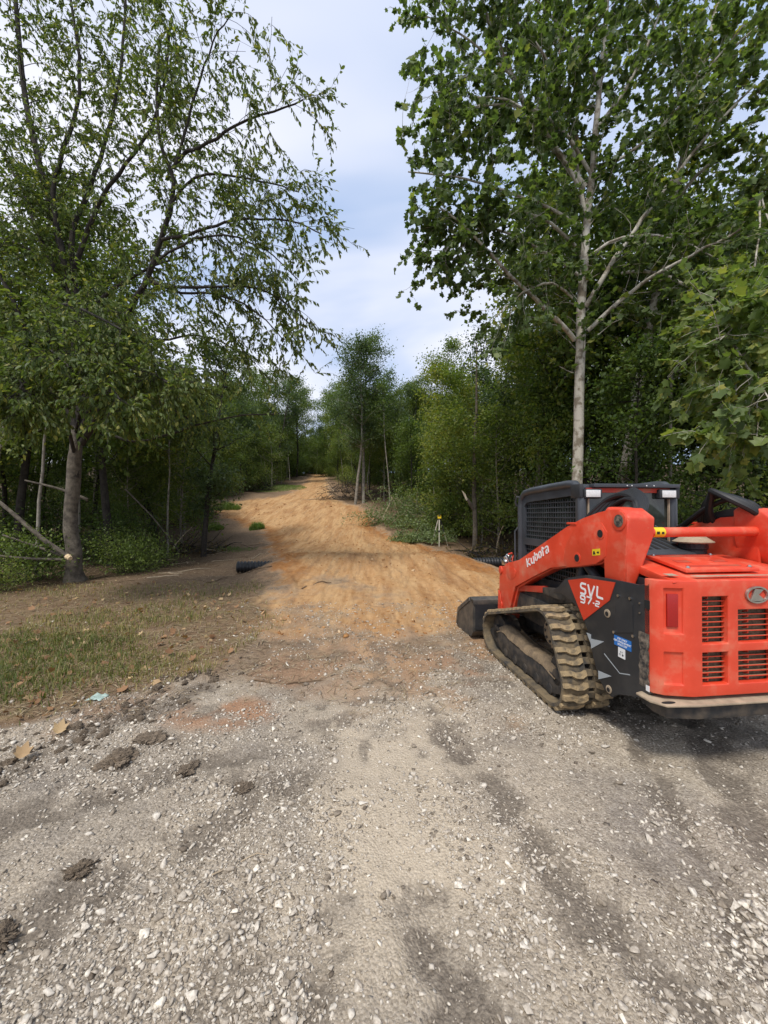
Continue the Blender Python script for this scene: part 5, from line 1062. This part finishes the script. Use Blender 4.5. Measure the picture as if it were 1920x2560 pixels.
kind('tall_b', 'bark_pale', 'leaf_wood', 102, 13, .38, 2.0, .12, 7500, .16, 'oval')
kind('tall_c', 'bark_dark', 'leaf_blue', 103, 11, .22, 2.5, .13, 9500, .15, 'round')
kind('edge_a', 'bark_dark', 'leaf_wood', 104, 7.5, .10, 2.0, .08, 9000, .13, 'bush')
kind('edge_b', 'bark_pale', 'leaf_light', 105, 6.5, .12, 1.6, .06, 7000, .12, 'oval', tint_mu=.45)
kind('edge_c', 'bark_dark', 'leaf_blue', 106, 9, .12, 2.2, .10, 9500, .13, 'cone')
kind('poplar', 'bark_pale', 'leaf_blue', 107, 13.5, .34, 2.1, .13, 12000, .15, 'oval', nprim=40)
kind('pole', 'bark_pale', 'leaf_light', 108, 8, .50, 1.0, .05, 2300, .13, 'oval', nprim=14, tint_mu=.45)
kind('pole_b', 'bark_pale', 'leaf_wood', 109, 10, .55, 1.1, .06, 2500, .14, 'oval', nprim=14)
kind('shrub', 'bark_dark', 'leaf_wood', 110, 2.9, .08, 1.4, .025, 4600, .10, 'oval', stems=6, nprim=36, spread=.26, lean_=.22)
kind('shrub_b', 'bark_dark', 'leaf_light', 111, 1.8, .06, 1.25, .018, 3600, .085, 'oval', stems=6, nprim=30, tint_mu=.35, spread=.24, lean_=.28)
kind('oak', 'bark_dark', 'leaf_blue', 112, 12, .28, 3.3, .17, 13000, .15, 'round', nprim=36, tint_mu=.35)
NAMES = {'tall_a': 'forest_tree', 'tall_b': 'forest_tree', 'tall_c': 'forest_tree', 'edge_a': 'young_tree', 'edge_b': 'young_tree', 'edge_c': 'young_tree', 'poplar': 'poplar_tree', 'pole': 'sapling', 'pole_b': 'sapling', 'shrub': 'shrub', 'shrub_b': 'shrub', 'oak': 'oak_tree'}
CATS = {'sapling': 'sapling', 'shrub': 'shrub'}
def plant(key, x, y, s, label, group=None, rz=None, tilt=0, sz=None):
    nm = NAMES[key]; o = empty(nm, (x, y, gz(x, y)-.05), rng.uniform(0, 6.28) if rz is None else rz); o.rotation_euler[0] = tilt; o.scale = (s, s, sz or s)
    tag(o, label, CATS.get(nm, 'tree'), group)
    for me, n_ in zip(KINDS[key], ('trunk', 'crown')): c = link(bpy.data.objects.new(n_, me), o); tag(c, kind='stuff') if n_ == 'crown' else None
    return o
# trees one can point to
plant('poplar', -2.45, 32.4, 1.05, 'tall slim poplar, left of a pair on the right of the far dirt road', rz=.4)
plant('poplar', -1.75, 32.8, 1.12, 'tallest slim poplar, right of a pair on the right of the far dirt road', rz=2.4)
plant('oak', 6.2, 21, 1.0, 'broad dark oak behind the laser tripod with a rounded crown', rz=1)
plant('edge_b', 4.6, 24.5, 1.15, 'pale yellow-green young tree left of the broad oak')
_t2 = plant('tall_c', -11.1, 18.9, 1.0, 'slender dark-trunked tree at the edge of the brown cleared strip on the left', rz=.5)
[c for c in _t2.children if c.name.startswith('trunk')][0].scale = (1.45, 1.45, 1)
plant('edge_c', -15.5, 31.0, 1.0, 'dark conical young tree where the left wood meets the road bend')
plant('edge_a', -13.2, 25.0, 1.0, 'leafy young tree left of the road beside the small brush heap')
plant('tall_a', 9.5, 13.2, 1.25, 'dense dark tree at the right behind the leaning sycamore', rz=2)
plant('tall_c', 12.2, 12.5, 1.35, 'dense vine-dark tree at the right picture edge', rz=4)
plant('tall_a', 8.3, 15.5, 1.35, 'tall dark tree filling the gap right of the pale sycamore trunk', rz=3)
plant('oak', 11.5, 16.5, 1.35, 'large dark round-crowned tree behind the leaning sycamore, right of the cab', rz=2)
plant('tall_c', 14.8, 15.0, 1.5, 'tallest dark tree at the far right edge of the picture', rz=2)
plant('tall_b', 7.0, 17.8, 1.15, 'pale-stemmed tree seen just left of the sycamore trunk', rz=2)
plant('edge_a', 6.4, 14.4, 1.0, 'dark leafy tree just behind the sycamore trunk')
plant('tall_a', -9.6, 13.6, 1.1, 'dense green tree filling the gap right of the big left trunk', rz=3)
plant('tall_c', -7.6, 16.2, .95, 'round-crowned green tree behind the slender dark trunk on the left', rz=5)
plant('tall_a', -12.6, 13.2, 1.15, 'dark tree at the left picture edge behind the big trunk', rz=1)
plant('shrub', 8.1, 9.6, 1.0, 'low bright green shrub behind the loader cab on the right')
plant('shrub', 9.6, 9.4, 1.25, 'wide green shrub at the right edge behind the loader')
plant('shrub_b', -7.9, 11.8, .75, 'low leafy shrub just right of the big left trunk')
plant('shrub_b', -8.3, 13.2, .85, 'spreading green undergrowth shrub between the two left trunks')
plant('shrub', -9.7, 13.9, .9, 'taller green shrub behind the low shrubs between the left trunks')
plant('shrub_b', -9.6, 10.2, 1.0, 'green shrub at the foot of the big left trunk, picture edge side')
plant('shrub_b', -9.2, 8.9, .55, 'small leafy weed clump in the lower left under the big tree')
plant('shrub', 2.0, 29.0, .8, 'heap-like green bush right of the road beyond the tripod')
# woodland behind, kept off the road and the loader
def edge_l(y): return np.interp(y, [8, 12, 16, 20, 25, 29, 33, 38, 50, 70, 100], [-9.4, -9.2, -9.0, -10.0, -12.5, -15.2, -15.2, -12.6, -12.6, -15, -24])
def edge_r(y): return np.interp(y, [8, 14, 18, 22, 27, 31, 35, 40, 50, 70, 100], [7.4, 6.2, 5.4, 4.0, 3.4, 1.0, -1.6, -3.3, -6, -9, -17])
FIX = [(o.location.x, o.location.y) for o in COL.objects if o.parent is None and o.get('category') in ('tree',)]
pts = list(FIX); placed = 0
def try_place(x, y, mind):
    for a, b_ in pts:
        if (a-x)**2+(b_-y)**2 < mind*mind: return False
    pts.append((x, y)); return True
rw = np.random.default_rng(77)
for it in range(5200):
    y = 10+rw.random()**1.15*72; side_ = -1 if rw.random() < .5 else 1
    off = abs(rw.normal(0, 1))*(4+.12*y)
    x = edge_l(y)-off if side_ < 0 else edge_r(y)+off
    if abs(x) > y*1.06+1.5 or off > 13: continue
    if not try_place(x, y, 1.15+.018*y+.05*off): continue
    deep = off > 2.5; u = rw.random(); far = 'far' if y > 42 else ('middle' if y > 24 else 'near')
    if off < 1.4: key = ['edge_b', 'pole', 'shrub', 'edge_a', 'pole', 'pole_b'][rw.integers(6)]
    elif not deep: key = ['edge_a', 'edge_b', 'pole_b', 'edge_c', 'pole', 'shrub'][rw.integers(6)]
    else: key = ['tall_a', 'tall_b', 'tall_c', 'edge_c', 'edge_a', 'tall_a', 'shrub'][rw.integers(7)]
    s = rw.uniform(.8, 1.15)*(1.0 if y < 45 else .95); sd_ = 'left' if side_ < 0 else 'right'
    if placed > 290: break
    kn = {'tall_a': 'tall dark-stemmed tree', 'tall_b': 'tall pale-stemmed tree', 'tall_c': 'tall round grey-green tree', 'edge_a': 'bushy dark green young tree', 'edge_b': 'yellow-green young tree', 'edge_c': 'conical grey-green young tree', 'pole': 'pale-leaved sapling', 'pole_b': 'tall dark-leaved sapling', 'shrub': 'green shrub'}[key]
    dist = {'near': 'near wood', 'middle': 'wood half way up the road', 'far': 'far wood up the slope'}[far]
    plant(key, x, y, s, f'{kn} in the {dist} on the {sd_}', f'{kn}s in the {dist} on the {sd_}', tilt=rw.normal(0, .03)); placed += 1
for k in range(90):     # wood closing the view at the top of the road
    x = -27+(k % 45)*.75+rw.normal(0, .6); y = rw.uniform(67, 74) if k < 45 else rw.uniform(75, 92)
    if try_place(x, y, 1.2): plant(['edge_a', 'edge_c', 'tall_c', 'edge_b', 'edge_a'][rw.integers(5)], x, y, rw.uniform(.85, 1.1), 'distant tree closing the view at the top of the dirt road', 'trees at the top of the road')
for k in range(34):
    x = -29+k*.8+rw.normal(0, .4); y = rw.uniform(70, 76) if -15 < x < -10 else rw.uniform(61, 69)
    if True: plant('shrub', x, y, rw.uniform(1.1, 1.7), 'distant bush at the top of the dirt road under the far trees', 'bushes at the top of the road')
for x, y, s_ in ((-13.5, 47, 1.2), (-15.5, 52, 1.3), (-18, 48, 1.25), (-17, 57, 1.35), (-13.2, 58, 1.25), (-21, 54, 1.3), (-20, 44, 1.1), (-16.4, 43, 1.05), (-9.0, 63, 1.3), (-6.2, 57, 1.25), (-3.5, 50, 1.2), (-11.3, 72, 1.35), (-14.5, 74, 1.4)):
    plant('tall_a' if s_ > 1.22 else 'tall_c', x, y, s_, 'taller tree standing above the far wood near the road top', 'taller trees of the far wood')
for x, y, s_ in ((-12.4, 74, 1.7), (-13.6, 76, 1.8), (-11.2, 75, 1.6), (-12.2, 79, 2.0), (-14.4, 79, 1.9), (-10.4, 78, 1.9)): plant('shrub', x, y, s_, 'bush where the far end of the dirt road disappears', 'bushes at the far end of the road')
for k in range(8): plant('shrub', -15.2+rw.normal(0, .7), rw.uniform(58, 67), rw.uniform(1.2, 1.6), 'bush left of the far end of the dirt road', 'bushes left of the far road end')
# where a handful are alike, tell them apart by their order along the wood
ORD = ['first', 'second', 'third', 'fourth', 'fifth', 'sixth', 'seventh', 'eighth', 'ninth', 'tenth', 'eleventh', 'twelfth', 'thirteenth', 'fourteenth', 'fifteenth', 'sixteenth']
byg = {}
for o in COL.objects:
    if o.parent is None and o.get('group') and o.get('category') in ('tree', 'sapling', 'shrub') and 'label' in o: byg.setdefault(o['label'], []).append(o)
SHORT = {' in the near wood on the left': 'in the near left wood', ' in the near wood on the right': 'in the near right wood', ' in the wood half way up the road on the left': 'half way up the left wood', ' in the wood half way up the road on the right': 'half way up the right wood', ' in the far wood up the slope on the left': 'in the far left wood', ' in the far wood up the slope on the right': 'in the far right wood'}
for lab, os_ in byg.items():
    if len(os_) > 16: continue
    os_.sort(key=lambda o: o.location.x/o.location.y)
    for suf, sh in SHORT.items():
        if lab.endswith(suf):
            for i, o in enumerate(os_): o['label'] = f'{lab[:-len(suf)]}, {ORD[i]} from the left {sh}' if len(os_) > 1 else f'lone {lab[:-len(suf)]} {sh}'
    if lab.startswith('taller tree'):
        for i, o in enumerate(os_): o['label'] = f'taller tree above the far wood, {ORD[i]} from the left'
print('placed', placed)
# ================================================================ things along the road
# corrugated culvert under the fill
pa, pb = np.array([-4.55, 11.95, .15]), np.array([4.3, 13.15, .15]); nseg = 534; tt = np.linspace(0, 1, nseg); Pp = pa+(pb-pa)*tt[:, None]
M['pipe'] = mat('black_plastic_pipe', (.014, .015, .017), .45, var=.3, scale=5)
rr = .165+.018*np.sign(np.sin(np.arange(nseg)*2*math.pi/6))
ax = unit(pb-pa); Wd = Wood(); Wd.add(Pp, rr, 28); v, f = Wd.arrays(); Wd2 = Wood(); Wd2.add(Pp, np.full(nseg, .14), 28); v2, f2 = Wd2.arrays()
m0 = len(v); cap = [[i, (i+1) % 28, m0+(i+1) % 28, m0+i] for i in range(28)]+[[m0-28+i, m0-28+(i+1) % 28, 2*m0-28+(i+1) % 28, 2*m0-28+i] for i in range(28)]
cul = big('culvert_pipe', np.concatenate([v, v2]), np.concatenate([f, f2[:, ::-1]+m0, np.array(cap)]), M['pipe'])
tag(cul, 'black corrugated culvert pipe under the orange dirt, an end showing each side', 'pipe')
# laser level on its tripod
tx, ty = 2.72, 18.9; tz = gz(tx, ty); TP = empty('tripod', (tx, ty, tz)); tag(TP, 'yellow and black survey tripod standing right of the orange dirt road', 'tripod')
M['tripod'] = mat('tripod_yellow', (.55, .42, .08), .5, var=.2); M['tripod_pale'] = mat('tripod_pale', (.55, .52, .42), .5)
pyobj('head_plate', [lathe((0, 0, 1.30), [(.09, 0), (.10, .02), (.10, .04), (.05, .05)], 16)], M['black'], TP); pyobj('centre_post', [tube([(0, 0, 1.0), (0, 0, 1.32)], .02, 10)], M['black'], TP)
for k in range(3):
    a = .35+k*2*math.pi/3; c, s = math.cos(a), math.sin(a)
    lg = pyobj('leg', [tube([(.07*c, .07*s, 1.30), (.24*c, .24*s, .72)], .030, 8)], M['tripod_pale'] if k else M['black'], TP)
    pyobj('lower_leg', [tube([(.22*c, .22*s, .80), (.46*c, .46*s, gz(tx+.46*c, ty+.46*s)-tz)], .020, 8)], M['tripod_pale'], lg); pyobj('clamp', [tube([(.225*c, .225*s, .78), (.245*c, .245*s, .70)], .040, 8)], M['black'], lg)
LV = empty('laser_level', (tx, ty, tz+1.35)); tag(LV, 'small yellow rotating laser level on top of the tripod', 'laser level')
pyobj('housing', [box(-.085, .085, -.07, .07, .0, .10)], M['yellow'], LV, bevel=.02); pyobj('lantern', [lathe((0, 0, .10), [(.05, 0), (.06, .06), (.05, .08)], 16)], M['black'], LV); pyobj('handle', [tube([(-.075, 0, .09), (-.075, 0, .17), (.075, 0, .17), (.075, 0, .09)], .014, 8)], M['yellow'], LV)
# snapped sapling with its pale split end
sx_, sy_ = 4.15, 17.6; sz_ = gz(sx_, sy_); SN = empty('snapped_tree', (sx_, sy_, sz_)); tag(SN, 'bare slim trunk with a pale snapped branch stub, right of the tripod', 'tree')
pyobj('trunk', [tube([(0, 0, -.2), (.02, 0, 1.2), (-.02, .02, 2.4), (0, .03, 4.2), (.1, .05, 6.5), (.1, 0, 9.5)], [.125, .105, .10, .085, .06, .02], 10)], M['bark'], SN, smooth=True)
_c = link(bpy.data.objects.new('crown', KINDS['tall_b'][1]), SN); _c.scale = (.85, .85, .72); tag(_c, kind='stuff')
pyobj('broken_stub', [tube([(0, 0, 1.75), (-.22, -.05, 2.10), (-.34, -.08, 2.30)], [.07, .085, .06], 8)], M['bark'], SN, smooth=True)
pyobj('split_wood', [([(-.30, -.08, 2.22), (-.42, -.12, 2.25), (-.40, -.02, 2.28), (-.62, -.10, 2.72), (-.52, -.06, 2.60), (-.45, -.12, 2.55)], [(0, 1, 3), (1, 2, 3), (2, 0, 4), (2, 4, 3), (0, 5, 4), (5, 3, 4), (0, 1, 5), (1, 3, 5)])], mat('fresh_wood', (.66, .58, .44), .9, var=.2, scale=20), SN)
# heaps of cut brush
def brush(name, label, x, y, rx, ry, h, nb, leafn, leafm, seed, bark='bark_dark', lsize=.10, sub=8):
    r = np.random.default_rng(seed); z = gz(x, y); o = empty(name, (x, y, z)); tag(o, label, 'brush pile'); W_ = Wood()
    tips = []
    for k in range(nb):
        a = r.uniform(0, 6.28); q = math.sqrt(r.random())*.8; p = np.array([q*rx*math.cos(a), q*ry*math.sin(a), max(.02, h*(1-q*q)*r.random()*.9)])
        d = np.array([r.normal(0, 1), r.normal(0, .8), r.normal(.25, .4)]); L_ = r.uniform(.4, 1.0)*rx*.9; B_ = wander(p, d, L_, 7, r, .16, -.06); B_[:, 2] = np.maximum(B_[:, 2], .02); tips.append(B_)
        if k < sub: w2 = Wood(); w2.add(B_, np.linspace(.035, .010, 8), 6); v_, f_ = w2.arrays(); big('branch', v_, f_, M['palewood'] if k % 3 == 0 else M[bark], o, smooth=True)
        else: W_.add(B_, np.linspace(r.uniform(.010, .03), .004, 8), 5)
    v_, f_ = W_.arrays(); tag(big('twigs', v_, f_, M[bark], o), kind='stuff')
    if leafn:
        C_ = np.concatenate(tips); P = C_[r.integers(0, len(C_), leafn)]+r.normal(0, .14, (leafn, 3)); P[:, 2] = np.maximum(P[:, 2], .02); A, B, Nn = leaf_frames(P, r.normal(0, .7, (leafn, 3)), .2, r); S = lsize*r.uniform(.6, 1.3, leafn)
        v_, f_ = leaf_arrays(P, A, B, Nn, S, DIAM, DIAM_F); tag(big('foliage', v_, f_, M[leafm], o, tint=np.repeat(np.clip(r.normal(.4, .18, leafn), 0, 1), 4)), kind='stuff')
    return o
brush('brush_pile', 'heap of cut green leafy branches on the right beyond the tripod', 1.5, 24.4, 3.0, 1.7, 1.7, 90, 9000, 'leaf_pale', 3, lsize=.12, bark='palewood')
brush('brush_pile', 'low mat of cut green foliage at the right road edge before the tripod', 1.75, 20.2, 1.7, 1.6, .28, 40, 6500, 'leaf_pale', 4, lsize=.10)
brush('brush_pile', 'dark root heap at the foot of the poplar pair', -3.6, 34.0, 2.6, 1.3, 1.9, 140, 500, 'leaf_brown', 5)
brush('brush_pile', 'dark tangled brush heap at the edge of the left wood', -12.6, 26.4, 1.7, 1.2, 1.7, 130, 500, 'leaf_brown', 6)
brush('brush_pile', 'long reddish-brown brush heap left of the far road', -14.6, 40.6, 3.4, 1.6, 2.0, 160, 600, 'leaf_brown', 7)
brush('brush_pile', 'dead branch tangle under the wood between tripod and culvert', 4.4, 15.2, 1.6, 1.2, .5, 60, 900, 'leaf_brown', 8)
brush('brush_pile', 'dead branch tangle on the cleared strip by the left wood edge', -8.4, 17.0, 1.8, 1.3, .45, 60, 500, 'leaf_brown', 9)
brush('brush_pile', 'heap of leafy cut branches right of the road below the oak', 3.6, 21.6, 1.9, 1.3, 1.1, 60, 5000, 'leaf_wood', 12, lsize=.11)
# grass and weed patches beside the road
def tuft(label, x, y, rx, ry, n, hh, seed, tmu):
    r = np.random.default_rng(seed); a = r.uniform(0, 6.28, n); q = np.sqrt(r.random(n)); X_ = x+q*rx*np.cos(a); Y_ = y+q*ry*np.sin(a); P = np.stack([X_, Y_, ground_z(X_, Y_)-.02], 1)
    V, F_ = grass_mesh(P, hh*r.uniform(.4, 1.1, n)*(1.1-.6*q), .9, np.full(n, .012)); o = big('weed_patch', V, F_, M['weeds'], tint=np.repeat(np.clip(r.normal(tmu, .15, n), 0, 1), 5)); return tag(o, label, 'weeds', kind='stuff')
M['weeds'] = leaf_mat('weed_blades', (.08, .14, .03), (.16, .24, .06), (.34, .34, .13), .35, .6)
tuft('bright green grass patch left of the far road', -11.6, 42.5, 3.0, 3.4, 7000, .30, 1, .35)
tuft('pale grey-green weed clump at the left road edge below the brush heap', -12.1, 29.5, 1.1, .7, 1500, .9, 2, .55)
tuft('small bright green weed tuft on the left road shoulder', -7.7, 23.3, .45, .4, 800, .8, 3, .2)
tuft('thin green weeds on the brown soil left of the road', -7.0, 17.8, 1.2, .7, 900, .14, 4, .3)
tuft('young green weed at the left end of the cleared strip', -10.2, 23.0, .6, .5, 1200, .6, 5, .2)
# broken limbs lying against the big left trunk
def limb(label, pts, r0, r1):
    Q = smooth_line(pts, 4); o = pyobj('fallen_limb', [tube(Q, np.linspace(r0*.75, r1*.75, len(Q)), 8)], M['bark'], smooth=True); return tag(o, label, 'fallen limb')
limb('thick broken limb slanting up to the left from the foot of the big left trunk', [(-8.15, 9.9, .72), (-8.7, 9.8, 1.15), (-9.4, 9.7, 1.85), (-10.2, 9.7, 2.5)], .085, .05)
limb('thin pale limb lying nearly level left of the big trunk', [(-8.2, 9.85, .62), (-9.0, 9.6, .68), (-9.6, 9.5, .78), (-10.6, 9.4, .70)], .05, .025)
limb('middle broken limb left of the big trunk, between the thick one and the level one', [(-8.2, 9.95, .68), (-8.9, 9.9, .95), (-9.8, 9.9, 1.25)], .055, .03)
limb('pale slanting limb higher up behind the big left trunk', [(-8.4, 10.9, 2.2), (-9.0, 10.7, 2.5), (-9.9, 10.6, 2.72)], .06, .03)
limb('pale bare pole leaning in the dark wood between the left trunks', [(-9.3, 13.8, 2.7), (-8.4, 14.0, 1.7), (-7.6, 14.3, .4)], .035, .03)
_st = pyobj('split_wood', [tube([(-8.1, 9.86, .70), (-7.98, 9.80, .66)], [.075, .05], 8)], mat('split_wood', (.62, .47, .28), .9, var=.3, scale=20)); _st.name = 'wood_stub'
tag(_st, 'pale split wood stub at the foot of the big left trunk', 'stub')
